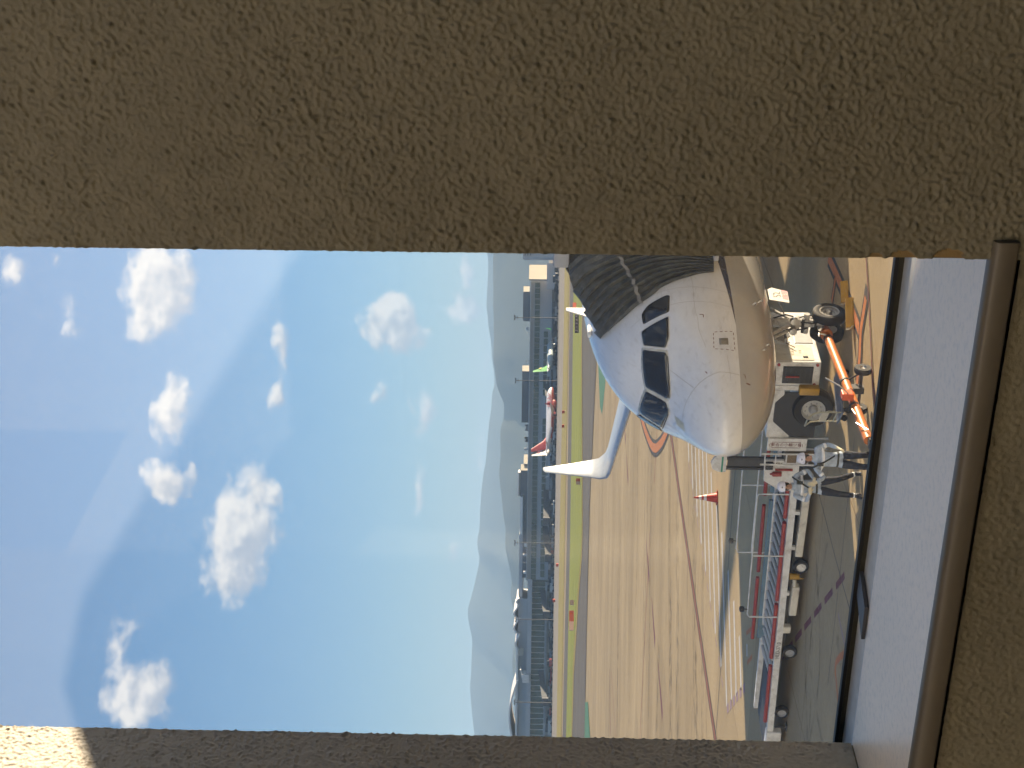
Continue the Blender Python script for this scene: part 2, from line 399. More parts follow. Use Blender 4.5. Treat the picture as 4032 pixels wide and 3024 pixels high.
STR = [[(-2.3, 67.3), (-3.25, 66.7)], [(-2.3, 65.7), (-4.3, 64.8)], [(-2.3, 64.15), (-5.3, 62.8)], [(-2.3, 62.7), (-6.2, 61.0)], [(-2.3, 61.2), (-7.1, 59.25)],
       [(-2.3, 59.75), (-8.0, 57.45)], [(-3.2, 57.9), (-8.9, 55.65)], [(-4.3, 55.95), (-9.75, 53.75)], [(-5.1, 54.15), (-10.75, 51.95)], [(-6.2, 52.15), (-10.3, 50.65)], [(-7.0, 50.5), (-9.9, 49.5)], [(-7.9, 48.95), (-9.47, 48.3)]]
for p in STR: ribbon('painted_stripe', p, .34, .004, LWHITE)
for k in range(6):
    a = Vector((-10.85, 51.9)); b = Vector((-9.1, 47.1)); ribbon('painted_dash', [a.lerp(b, k / 6), a.lerp(b, (k + .62) / 6)], .3, .004, LPUR)
    c = Vector((-2.9, 67.2)); d = Vector((-10.6, 52.3))
for a, b in (((-3.35, 66.9), (-10.6, 52.6)),):
    for k in range(14):
        a_, b_ = Vector(a), Vector(b); ribbon('painted_dash', [a_.lerp(b_, k / 14), a_.lerp(b_, (k + .5) / 14)], .12, .004, LPUR)
for k in range(7):
    a = Vector((-3.75, 31.8)); d = Vector((-.36, .93)).normalized()
    q = a + d * (k * 1.38) + d * .35
    ribbon('painted_dash', [q, q + d * .98], .16, .004, LMAR)
ribbon('painted_line', [(-4.77, 32.75), (-5.3, 32.0), (-6.4, 30.4)], .07, .004, LPUR)
ribbon('painted_line', [(-5.3, 31.5), (-5.84, 32.89), (-6.3, 32.8), (-6.8, 32.45)], .16, .004, LORA, True)
ribbon('painted_line', [(-7.54, 47.3), (-7.18, 46.0), (-7.35, 45.7)], .14, .004, LORA)
ribbon('painted_line', [(-8.4, 47.0), (-8.0, 45.9)], .14, .004, LORA)
ribbon('painted_line', [(-7.84, 47.1), (-8.2, 47.05)], .2, .004, LWHITE)
ribbon('joint_line', [(-2.0, 35.9), (-3.65, 33.1), (-5.0, 30.6)], .035, .004, LBLK)
ribbon('joint_line', [(-1.0, 31.3), (-1.82, 31.7), (-3.57, 32.46), (-6.5, 33.8)], .03, .004, LBLK)
ribbon('joint_line', [(0, 49.3), (-4.89, 51.62), (-12.64, 55.14), (-16, 56.7)], .1, .003, LBLK)
# stand guide figures by the nose wheel, orange edged with black
ribbon('painted_figure', [(2.95, 34.5), (2.6, 33.75), (1.95, 32.4), (1.45, 31.41), (1.12, 30.86)], .46, .004, LBLK); ribbon('painted_figure', [(2.95, 34.5), (2.6, 33.75), (1.95, 32.4), (1.45, 31.41), (1.12, 30.86)], .24, .008, LORA)
ribbon('painted_figure', [(1.98, 30.22), (1.18, 30.80), (.6, 30.88), (.1, 31.1)], .42, .012, LBLK); ribbon('painted_figure', [(1.80, 30.36), (1.18, 30.80), (.6, 30.88), (.1, 31.1)], .22, .016, LORA)
ribbon('painted_figure', [(1.9, 33.95), (2.42, 33.55)], .30, .012, LBLK); ribbon('painted_figure', [(1.9, 33.95), (2.42, 33.55)], .16, .016, LORA)
ribbon('painted_line', [(3.4, 30.7), (2.14, 30.2), (1.6, 30.03), (.17, 29.6), (-.61, 29.16), (-2, 28.4)], .07, .020, LMAR)

# tyre rubber left on the concrete, worn through in places
rubm = bpy.data.materials.new('tyre_rubber_mark'); rubm.use_nodes = True
nt = rubm.node_tree; N = nt.nodes; L = nt.links; pb = N['Principled BSDF']; pb.inputs['Base Color'].default_value = (.10, .085, .07, 1); pb.inputs['Roughness'].default_value = .9
g_ = N.new('ShaderNodeNewGeometry'); n_ = N.new('ShaderNodeTexNoise'); n_.inputs['Scale'].default_value = 1.3; n_.inputs['Detail'].default_value = 9; n_.inputs['Roughness'].default_value = .7; L.new(g_.outputs['Position'], n_.inputs['Vector'])
r_ = N.new('ShaderNodeMapRange'); r_.inputs['From Min'].default_value = .42; r_.inputs['From Max'].default_value = .75; r_.inputs['To Max'].default_value = .38; L.new(n_.outputs['Fac'], r_.inputs['Value'])
t_ = N.new('ShaderNodeBsdfTransparent'); x_ = N.new('ShaderNodeMixShader'); L.new(r_.outputs[0], x_.inputs[0]); L.new(t_.outputs[0], x_.inputs[1]); L.new(pb.outputs[0], x_.inputs[2]); L.new(x_.outputs[0], N['Material Output'].inputs['Surface'])
rk = random.Random(12)
for k in range(26):
    y0 = rk.uniform(58, 175); x0 = rk.uniform(-.24, .02) * y0; ln = rk.uniform(8, 34); sl0 = rk.uniform(-.32, .12)
    ribbon('tyre_mark', [(x0, y0), (x0 - ln * .5, y0 + sl0 * ln * .5 + rk.uniform(-1, 1)), (x0 - ln, y0 + sl0 * ln)], rk.uniform(.25, 1.6), .0015 + k * .00007, rubm, True)
for k in range(7):
    y0 = rk.uniform(31, 44); x0 = rk.uniform(-6, 2)
    ribbon('tyre_mark', [(x0, y0), (x0 - rk.uniform(1, 3), y0 - rk.uniform(-2, 2)), (x0 - rk.uniform(4, 7), y0 + rk.uniform(-2, 3))], rk.uniform(.15, .3), .0015 + k * .00007, rubm, True)

# ------------------------------------------------------------------ mountains: two ridges as terrain
HILL = ground_mat('wooded_hill', ((.030, .040, .022), (.060, .070, .036)), (.012, .012), rough=1, fine=(.6, 1.4))


def ridge(name, pts, D, depth, seed):
    """pts: (picture x, y) of the skyline; the ridge stands at distance D and falls to the plain in front and behind"""
    P = [at(x, y, D) for x, y in pts]
    P.sort(key=lambda p: p.x)
    xs = [p.x for p in P]; zs = [p.z for p in P]
    x0, x1 = xs[0] - .35 * D, xs[-1] + .35 * D
    nx, ny = 240, 26
    X = np.linspace(x0, x1, nx)
    Z = np.interp(X, xs, zs)
    rs = np.random.RandomState(seed)
    mb_v = []
    for i in range(nx):
        for j in range(ny):
            t = j / (ny - 1) * 2 - 1                      # -1 front foot, 0 crest, 1 back foot
            n = noise.fractal(Vector((X[i] / 420 + seed, t * 2.2, seed)), 1.0, 2.0, 5)
            prof = (1 - abs(t)) ** 1.25
            h = Z[i] * prof * (1 + .14 * n * min(1, abs(t) * 3) * 1.0) + (n * .018 * Z[i] if abs(t) < .05 else 0)
            mb_v.append((X[i] + n * 60 * abs(t), D + t * depth * (1 + .15 * n * abs(t)), max(h, -2) - 2 * abs(t)))
    fs = [(i * ny + j, (i + 1) * ny + j, (i + 1) * ny + j + 1, i * ny + j + 1) for i in range(nx - 1) for j in range(ny - 1)]
    me = bpy.data.meshes.new(name); me.from_pydata(mb_v, [], fs); me.update()
    return tag(link(name, me, HILL, smooth=True), kind='structure')


def zz(o, sc, l): return [(o[0] + a / sc, o[1] + b / sc) for a, b in l]


back = zz((1000, 980), 1.36, [(1232, 0), (1240, 40), (1235, 110), (1230, 180), (1228, 300), (1240, 370), (1240, 420), (1258, 500), (1265, 580), (1275, 650), (1276, 720), (1258, 780), (1250, 900), (1245, 950), (1240, 1020), (1225, 1120), (1210, 1200), (1205, 1280), (1195, 1400), (1195, 1500), (1185, 1550), (1190, 1600)]) \
    + zz((1800, 2180), 2.23, [(180, 20), (150, 150), (110, 320), (70, 450), (65, 500), (80, 600), (110, 750), (95, 950), (85, 1150), (100, 1350), (130, 1600)])
front = zz((1000, 980), 1.36, [(1262, 0), (1268, 170), (1270, 230), (1265, 300), (1271, 460), (1268, 580), (1280, 660), (1292, 740), (1330, 830), (1330, 900), (1310, 960), (1310, 1100), (1300, 1190), (1310, 1270), (1330, 1400), (1345, 1500), (1340, 1590)]) \
    + zz((1800, 2180), 2.23, [(430, 20), (470, 210), (455, 330), (480, 450), (500, 700), (470, 900), (490, 1200), (500, 1600)])
ridge('far_mountain', back, 10500, 2600, 3)
ridge('near_mountain', front, 6000, 1700, 11)

# ------------------------------------------------------------------ the room at the window
E1 = Vector((.891, -.454, 0)); NO = Vector((.454, .891, 0))       # along the wall (to the right), out through the glass
ZS = 5.96                                                          # top of the sill board
TL, TR = -1.106, -.4475                                            # left and right edge of the opening
FLOOR, CEIL = 4.90, 8.1


def WP(t, n, z): return E1 * t + NO * n + Vector((0, 0, z))


def stucco_mat(name, c1, c2):
    m = bpy.data.materials.new(name); m.use_nodes = True
    nt = m.node_tree; N = nt.nodes; L = nt.links; b = N['Principled BSDF']; b.inputs['Roughness'].default_value = .55; b.inputs['Specular IOR Level'].default_value = .45
    g = N.new('ShaderNodeNewGeometry')
    n1 = N.new('ShaderNodeTexNoise'); n1.inputs['Scale'].default_value = 4; n1.inputs['Detail'].default_value = 6; L.new(g.outputs['Position'], n1.inputs['Vector'])
    r = N.new('ShaderNodeValToRGB'); r.color_ramp.elements[0].color = (*c1, 1); r.color_ramp.elements[1].color = (*c2, 1); r.color_ramp.elements[0].position = .3; r.color_ramp.elements[1].position = .7
    n0 = N.new('ShaderNodeTexNoise'); n0.inputs['Scale'].default_value = 55; n0.inputs['Detail'].default_value = 7; n0.inputs['Roughness'].default_value = .7; L.new(g.outputs['Position'], n0.inputs['Vector'])
    av = N.new('ShaderNodeMath'); av.operation = 'MULTIPLY_ADD'; av.inputs[1].default_value = .5; L.new(n0.outputs['Fac'], av.inputs[0])
    hv = N.new('ShaderNodeMath'); hv.operation = 'MULTIPLY'; hv.inputs[1].default_value = .5; L.new(n1.outputs['Fac'], hv.inputs[0]); L.new(hv.outputs[0], av.inputs[2])
    L.new(av.outputs[0], r.inputs[0])
    at_ = N.new('ShaderNodeAttribute'); at_.attribute_name = 'chip'
    mx = N.new('ShaderNodeMix'); mx.data_type = 'RGBA'; L.new(at_.outputs['Fac'], mx.inputs[0]); L.new(r.outputs[0], mx.inputs[6]); mx.inputs[7].default_value = (.30, .19, .07, 1)
    L.new(mx.outputs[2], b.inputs['Base Color'])
    n2 = N.new('ShaderNodeTexNoise'); n2.inputs['Scale'].default_value = 330; n2.inputs['Detail'].default_value = 4; L.new(g.outputs['Position'], n2.inputs['Vector'])
    bp = N.new('ShaderNodeBump'); bp.inputs['Strength'].default_value = .35; bp.inputs['Distance'].default_value = .002; L.new(n2.outputs['Fac'], bp.inputs['Height']); L.new(bp.outputs[0], b.inputs['Normal'])
    return m


STUC = stucco_mat('taupe_stucco', (.165, .139, .082), (.270, .230, .142))


def relief(nu, nv, step, seed, blob=.0038):
    """stucco relief (metres): filtered random field with worm-like lumps"""
    rs = np.random.RandomState(seed)
    a = rs.randn(nu, nv)
    fu = np.fft.fftfreq(nu, step)[:, None]; fv = np.fft.fftfreq(nv, step)[None, :]
    f = np.sqrt(fu ** 2 + fv ** 2) + 1e-6
    k0 = 1 / blob
    spec = np.exp(-((f - .42 * k0) / (.30 * k0)) ** 2) + .45 * np.exp(-((f - .85 * k0) / (.3 * k0)) ** 2) + .5 * np.exp(-((f - .13 * k0) / (.1 * k0)) ** 2)
    F0 = np.fft.fft2(a)
    r = np.real(np.fft.ifft2(F0 * spec)); r /= r.std()
    g = np.real(np.fft.ifft2(np.fft.fft2(rs.randn(nu, nv)) * np.exp(-(f / (.3 * k0)) ** 2))); g /= g.std()
    r = np.where(r > 0, r ** 1.25, r * .55) + .9 * np.maximum(g - 1.3, 0)
    m = np.real(np.fft.ifft2(np.fft.fft2(rs.randn(nu, nv)) * np.exp(-(f / (.035 * k0)) ** 2))); m /= m.std()
    r = r * (1 + .16 * m)
    return r


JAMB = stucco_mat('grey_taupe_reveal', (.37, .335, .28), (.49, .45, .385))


def stucco_grid(name, org, du, dv, nrm, lu, lv, step, seed, amp, parent, chips=(), m=None):
    nu, nv = int(lu / step) + 1, int(lv / step) + 1
    r = relief(nu, nv, step, seed) * amp
    U_ = np.linspace(0, lu, nu); V_ = np.linspace(0, lv, nv)
    chip = np.zeros((nu, nv))
    for (cu, cv, ru, rv) in chips:
        q = ((U_[:, None] - cu) / ru) ** 2 + ((V_[None, :] - cv) / rv) ** 2 + r / amp * .12
        k = q < 1; chip[k] = 1; r[k] = -.0022
    P = np.array(org)[None, None, :] + U_[:, None, None] * np.array(du) + V_[None, :, None] * np.array(dv) + r[:, :, None] * np.array(nrm)
    idx = np.arange(nu * nv).reshape(nu, nv)
    F = np.stack([idx[:-1, :-1], idx[1:, :-1], idx[1:, 1:], idx[:-1, 1:]], -1).reshape(-1, 4)
    me = bpy.data.meshes.new(name); me.from_pydata(P.reshape(-1, 3).tolist(), [], F.tolist()); me.update()
    at_ = me.attributes.new('chip', 'FLOAT', 'POINT'); at_.data.foreach_set('value', chip.reshape(-1).astype(np.float32))
    o = link(name, me, m or STUC, parent, smooth=True)
    if me.polygons[0].normal.dot(Vector(nrm)) < 0: me.flip_normals()
    return o


room = empty('room_wall', (0, 0, 0)); tag(room, kind='structure')
# wall to the right of the window: relief skin in front of a solid core
stucco_grid('plaster', WP(TR, 1.100, 5.70), E1, (0, 0, 1), -NO, .27, 1.25, .0011, 5, .00050, room,
            chips=((.000, .348, .0040, .0055), (.000, .327, .0062, .0105), (.000, .292, .0078, .0125)))
mb = MB()
mb.add([WP(TR + .0005, n, z) for n in (1.1035, 1.405) for z in (FLOOR, CEIL)] + [WP(3.2, n, z) for n in (1.1035, 1.405) for z in (FLOOR, CEIL)],
       [(0, 1, 5, 4), (2, 6, 7, 3), (0, 2, 3, 1), (4, 5, 7, 6), (1, 3, 7, 5), (0, 4, 6, 2)])
mb.build('wall_core', STUC, room)
# left reveal and the wall beyond it
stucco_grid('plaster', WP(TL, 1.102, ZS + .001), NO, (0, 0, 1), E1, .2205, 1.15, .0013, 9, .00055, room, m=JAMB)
mb = MB()
mb.add([WP(t, n, z) for t in (-3.2, TL - .003) for n in (1.102, 1.322) for z in (FLOOR, CEIL)], [(0, 1, 3, 2), (4, 6, 7, 5), (0, 4, 5, 1), (2, 3, 7, 6), (1, 5, 7, 3), (0, 2, 6, 4)])
mb.build('wall_core', STUC, room)
mb = MB()
mb.add([WP(t, n, z) for t in (-3.2, TL - .212) for n in (1.324, 1.405) for z in (FLOOR, CEIL)], [(0, 1, 3, 2), (4, 6, 7, 5), (0, 4, 5, 1), (2, 3, 7, 6), (1, 5, 7, 3), (0, 2, 6, 4)])
mb.build('wall_core', STUC, room)
# below the sill and above the head
stucco_grid('plaster', WP(-1.15, 1.108, 5.60), E1, (0, 0, 1), -NO, .95, .335, .0016, 13, .00045, room)
mb = MB()
for z0, z1, n0 in ((FLOOR, ZS - .05, 1.112), (7.95, CEIL, 1.104)):
    mb.add([WP(t, n, z) for t in (TL - .002, TR + .0005) for n in (n0, 1.40) for z in (z0, z1)], [(0, 1, 3, 2), (4, 6, 7, 5), (0, 4, 5, 1), (2, 3, 7, 6), (1, 5, 7, 3), (0, 2, 6, 4)])
mb.build('wall_core', STUC, room)
# the rest of the room behind the camera: floor, part ceiling, side walls; the concourse side is open to daylight
FLM = mat('room_floor', (.16, .14, .12), .5); CLM = mat('room_ceiling', (.6, .58, .54), .8)
def slab(name, t0, t1, n0, n1, z0, z1, m):
    mb = MB(); mb.add([WP(t, n, z) for t in (t0, t1) for n in (n0, n1) for z in (z0, z1)], [(0, 1, 3, 2), (4, 6, 7, 5), (0, 4, 5, 1), (2, 3, 7, 6), (1, 5, 7, 3), (0, 2, 6, 4)])
    return mb.build(name, m)
tag(slab('floor', -3.2, 3.2, -3.0, 1.54, FLOOR - .2, FLOOR, FLM), kind='structure')
tag(slab('ceiling', -3.2, 3.2, .35, 1.30, CEIL, CEIL + .2, CLM), kind='structure')
PLW = mat('white_plaster', (.80, .78, .73), .8)
tag(slab('room_back_wall', -3.2, 3.2, -3.2, -3.0, 6.9, 10.2, PLW), kind='structure')
tag(slab('room_back_wall_low', -3.2, 3.2, -3.2, -3.0, FLOOR, 6.9, mat('dark_bounce_cut', (.10, .08, .06), .6)), kind='structure')  # lower back wall, made dark to cut bounce onto the wall below the sill
tag(slab('room_side_wall', -3.4, -3.2, -3.0, 1.09, FLOOR, CEIL, PLW), kind='structure')
tag(slab('room_side_wall', 3.2, 3.4, -3.0, 1.09, FLOOR, CEIL, PLW), kind='structure')
FAC = mat('facade_panel', (.58, .60, .61), .55, var=.06)
term = empty('gate_terminal'); tag(term, kind='structure')
for t0, t1, z0, z1 in ((-3.4, 3.4, 0, FLOOR - .2), (-85, -3.42, 0, 15), (3.42, 30, 0, 15), (-3.4, 3.4, 11.6, 15)):
    w_ = slab('facade', t0, t1, 1.15 if t0 != -3.4 else 1.16, 1.55, z0, z1, FAC); w_.parent = term

# sill board, wooden nosing, window frame and pane
SILLM = mat('sill_board', (.97, .84, .69), .42, var=.05, vscale=5, dirt=(.66, .60, .52), damt=.75, dscale=130, coat=.45, spec=.8)
SILLM.node_tree.nodes['Principled BSDF'].inputs['Coat Roughness'].default_value = .3
TRIM = mat('brown_sill_edging', (.15, .120, .078), .42, var=.1, vscale=8)
ALU = mat('anodised_frame', (.66, .67, .67), .5, .1, var=.12, vscale=60)
win = empty('window', WP((TL + TR) / 2, 1.36, ZS), 0, 'narrow interior window looking onto the airport apron, set in brown stucco', 'window')
def wbox(mb, t0, t1, n0, n1, z0, z1):
    c = WP((TL + TR) / 2, 1.36, ZS)
    vs = [WP(t, n, z) - c for t in (t0, t1) for n in (n0, n1) for z in (z0, z1)]
    return mb.add(vs, [(0, 1, 3, 2), (4, 6, 7, 5), (0, 4, 5, 1), (2, 3, 7, 6), (1, 5, 7, 3), (0, 2, 6, 4)])
wbox(MB(), TL + .0015, TR - .001, 1.108, 1.3215, ZS - .022, ZS).build('sill_board', SILLM, win)
wbox(MB(), TL - .18, TR + .05, 1.3235, 1.372, ZS - .045, ZS - .002).build('frame_ledge', ALU, win)
mb = MB(); prof = []
for a in range(0, 7):
    th = a / 6 * PI / 2; prof.append((1.094 + .008 * (1 - math.sin(th)), ZS + .004 - .008 * (1 - math.cos(th))))
pr = [(1.1075, ZS + .0012), (1.100, ZS + .0012), (1.0955, ZS - .0002), (1.0937, ZS - .003), (1.0935, ZS - .0160), (1.0950, ZS - .0182), (1.1075, ZS - .0186)]
c0 = WP((TL + TR) / 2, 1.36, ZS)
mb.ring_loft([[WP(t, n, z) - c0 for n, z in pr] for t in (-2.2, TR + .016)])
mb.build('sill_nosing', TRIM, win, smooth=True)
GASK = mat('black_gasket', (.010, .010, .011), .6, var=.2)
wbox(MB(), TL - .18, TR + .05, 1.3742, 1.3832, ZS - .045, ZS + .0062).build('glazing_bar', GASK, win)
wbox(MB(), TL - .18, TR + .05, 1.3725, 1.3739, ZS - .045, ZS + .0025).build('gasket_lip', mat('olive_sealant', (.035, .030, .018), .7), win)
wbox(MB(), TL - .21, TL - .18, 1.324, 1.40, ZS, 7.95).build('side_bar', GASK, win)
# dark four-sided plate lying on the frame ledge
mb = MB(); mb.prism([WP(t_, n_, ZS - .001) - c0 for t_, n_ in ((-.945, 1.371), (-.915, 1.371), (-.934, 1.331), (-.9725, 1.329))], (0, 0, .004))
mb.build('ledge_plate', mat('dark_ledge_plate', (.10, .10, .11), .5, .2), win)
gm = bpy.data.materials.new('dusty_glass'); gm.use_nodes = True
nt = gm.node_tree; N = nt.nodes; L = nt.links; N.clear()
o_ = N.new('ShaderNodeOutputMaterial'); tr = N.new('ShaderNodeBsdfTransparent'); tr.inputs['Color'].default_value = (.985, .99, .985, 1)
gl = N.new('ShaderNodeBsdfGlossy'); gl.inputs['Roughness'].default_value = .0; gl.inputs['Color'].default_value = (.9, .9, .9, 1)
fr = N.new('ShaderNodeFresnel'); fr.inputs['IOR'].default_value = 1.2
m1 = N.new('ShaderNodeMixShader'); L.new(fr.outputs[0], m1.inputs[0]); L.new(tr.outputs[0], m1.inputs[1]); L.new(gl.outputs[0], m1.inputs[2])
du = N.new('ShaderNodeBsdfTranslucent'); du.inputs['Color'].default_value = (.72, .80, .95, 1)
gg = N.new('ShaderNodeNewGeometry'); dn = N.new('ShaderNodeTexNoise'); dn.inputs['Scale'].default_value = 900; dn.inputs['Detail'].default_value = 3; L.new(gg.outputs['Position'], dn.inputs['Vector'])
dr = N.new('ShaderNodeMapRange'); dr.inputs['From Min'].default_value = .3; dr.inputs['From Max'].default_value = .7; dr.inputs['To Min'].default_value = .020; dr.inputs['To Max'].default_value = .032; L.new(dn.outputs['Fac'], dr.inputs['Value'])
m2 = N.new('ShaderNodeMixShader'); L.new(dr.outputs[0], m2.inputs[0]); L.new(m1.outputs[0], m2.inputs[1]); L.new(du.outputs[0], m2.inputs[2]); L.new(m2.outputs[0], o_.inputs['Surface'])
mb = MB(); wbox(mb, TL - .18, TR + .05, 1.384, 1.390, ZS - .03, 7.95); mb.build('pane', gm, win)

def blocker_mat():  # translucent, so the added blocker passes soft light to the reveal and sill
    m = bpy.data.materials.new('translucent_blocker'); m.use_nodes = True
    nt = m.node_tree; N = nt.nodes; L = nt.links; N.clear()
    o_ = N.new('ShaderNodeOutputMaterial'); d = N.new('ShaderNodeBsdfDiffuse'); t = N.new('ShaderNodeBsdfTranslucent'); mx = N.new('ShaderNodeMixShader')
    n = N.new('ShaderNodeTexNoise'); n.inputs['Scale'].default_value = 8
    r = N.new('ShaderNodeMapRange'); r.inputs['To Min'].default_value = .35; r.inputs['To Max'].default_value = .5; L.new(n.outputs['Fac'], r.inputs['Value']); L.new(r.outputs[0], mx.inputs[0])
    d.inputs['Color'].default_value = (.7, .7, .68, 1); t.inputs['Color'].default_value = (.75, .76, .75, 1)
    L.new(d.outputs[0], mx.inputs[1]); L.new(t.outputs[0], mx.inputs[2]); L.new(mx.outputs[0], o_.inputs['Surface']); return m


# added unseen sun blocker: its sloping top leaves only the upper pane sunlit
sh = Vector((sun_dir.x, sun_dir.y, 0)) / math.cos(SUN_EL)
blocker_c = WP((TL + TR) / 2, 1.39, 0) + sh * 1.6
side = Vector((-sh.y, sh.x, 0))
lift = 1.6 * math.tan(SUN_EL)
PA = at(590 * 4032 / 2212, 640 * 4032 / 2212, 1.51); PB = at(180 * 4032 / 2212, 1300 * 4032 / 2212, 1.675)
def on_blocker(p):
    k = (blocker_c - Vector((p.x, p.y, 0))).dot(sh); q = p + sh * k + Vector((0, 0, k * math.tan(SUN_EL)))
    return (Vector((q.x, q.y, 0)) - blocker_c).dot(side), q.z
a0, za = on_blocker(PA); a1, zb = on_blocker(PB); sl_ = (zb - za) / (a1 - a0)
mb = MB(); lo, hi = -.55, a1 + .10
ZF = Vector((0, 0, 6.3))
poly = [blocker_c + side * lo + ZF, blocker_c + side * (a1 + .6) + ZF, blocker_c + side * (a1 + .6) + Vector((0, 0, zb + .06)), blocker_c + side * hi + Vector((0, 0, zb + .055)), blocker_c + side * a1 + Vector((0, 0, zb)), blocker_c + side * lo + Vector((0, 0, za + sl_ * (lo - a0)))]
mb.prism(poly, sh * .06); mb.tube([blocker_c + side * (lo + .15) + Vector((0, 0, 6.4)), blocker_c + side * (lo + .15)], .06); mb.tube([blocker_c + side * (lo + .05) + Vector((0, 0, 6.4)), WP(2.2, 1.41, 6.4)], .05); fo = mb.build('added_sun_blocker', blocker_mat()); tag(fo, kind='structure')


# ------------------------------------------------------------------ text as mesh
def text(name, s, size, M, m, parent=None, shear=0.0, ext=.002, sx=1.0):
    """flat lettering: M maps the text's x (along), y (up) and z (outward) into parent space"""
    cu = bpy.data.curves.new(name, 'FONT'); cu.body = s; cu.size = size; cu.shear = shear; cu.extrude = ext
    cu.align_x = 'CENTER'; cu.align_y = 'CENTER'; cu.resolution_u = 3
    t = bpy.data.objects.new(name, cu); COL.objects.link(t)
    me = bpy.data.meshes.new_from_object(t.evaluated_get(bpy.context.evaluated_depsgraph_get()))
    bpy.data.objects.remove(t); bpy.data.curves.remove(cu)
    me.transform(Matrix.Scale(sx, 4, (1, 0, 0))); me.transform(M)
    me.name = name; me.materials.clear()
    return link(name, me, m, parent)


def frame(o, x, y):
    """4x4 from origin, x axis and y axis"""
    x = Vector(x).normalized(); y = (Vector(y) - x * Vector(y).dot(x)).normalized(); z = x.cross(y)
    M = Matrix((x, y, z)).transposed().to_4x4(); M.translation = Vector(o); return M


# ------------------------------------------------------------------ the airliner
SC, AL, NXY = 1.036, math.radians(57.12), (-1.11, 28.7)
AFT = Vector((math.cos(AL), math.sin(AL), 0)); STB = Vector((-math.sin(AL), math.cos(AL), 0))


def bw(x, y, z):
    """airliner coordinates (x aft of the nose, y to starboard, z up, metres) -> world"""
    return Vector((NXY[0], NXY[1], 0)) + AFT * (x * SC) + STB * (y * SC) + Vector((0, 0, z * SC))


STN = [(0.00, 2.80, 2.76, 0.02, 2.78), (0.02, 2.88, 2.69, .10, 2.78), (0.06, 2.97, 2.60, 0.19, 2.78), (0.20, 3.13, 2.41, 0.35, 2.78), (0.45, 3.30, 2.22, 0.54, 2.80), (0.80, 3.47, 2.03, 0.74, 2.84),
       (1.15, 3.61, 1.89, 0.92, 2.90), (1.45, 3.77, 1.80, 1.05, 2.96), (1.75, 4.04, 1.73, 1.17, 3.02), (2.05, 4.36, 1.68, 1.29, 3.10), (2.40, 4.64, 1.63, 1.43, 3.18),
       (2.90, 4.89, 1.58, 1.58, 3.26), (3.50, 5.08, 1.55, 1.69, 3.33), (4.20, 5.21, 1.52, 1.78, 3.38), (5.00, 5.30, 1.51, 1.84, 3.42), (6.00, 5.36, 1.50, 1.88, 3.45), (8.0, 5.38, 1.50, 1.88, 3.45),
       (14, 5.38, 1.48, 1.88, 3.45), (20, 5.38, 1.48, 1.88, 3.45), (26, 5.38, 1.52, 1.88, 3.45), (29, 5.38, 1.85, 1.80, 3.55), (32, 5.36, 2.55, 1.52, 3.85), (35, 5.32, 3.40, 1.08, 4.3), (37.5, 5.22, 4.15, .58, 4.68), (39.2, 5.05, 4.70, .2, 4.88)]


def cr1(x, xs, ys):
    """monotone-ish cubic through stations"""
    i = max(0, min(len(xs) - 2, int(np.searchsorted(xs, x)) - 1))
    x0, x1 = xs[i], xs[i + 1]; h = x1 - x0; t = (x - x0) / h
    def sl(k):
        if k == 0: return (ys[1] - ys[0]) / (xs[1] - xs[0])
        if k == len(xs) - 1: return (ys[-1] - ys[-2]) / (xs[-1] - xs[-2])
        a = (ys[k] - ys[k - 1]) / (xs[k] - xs[k - 1]); b = (ys[k + 1] - ys[k]) / (xs[k + 1] - xs[k])
        return 0 if a * b <= 0 else 2 * a * b / (a + b)
    m0, m1 = sl(i), sl(i + 1)
    return (2 * t ** 3 - 3 * t * t + 1) * ys[i] + (t ** 3 - 2 * t * t + t) * h * m0 + (-2 * t ** 3 + 3 * t * t) * ys[i + 1] + (t ** 3 - t * t) * h * m1


SA = [np.array([s[k] for s in STN]) for k in range(5)]


def section(x, n):
    zt, zb, w, zw = (float(cr1(x, SA[0], SA[k])) for k in (1, 2, 3, 4))
    out = []
    for j in range(n):
        th = 2 * PI * j / n; c = math.cos(th)
        out.append((x, w * math.sin(th), zw + ((zt - zw) if c > 0 else (zw - zb)) * c))
    return out


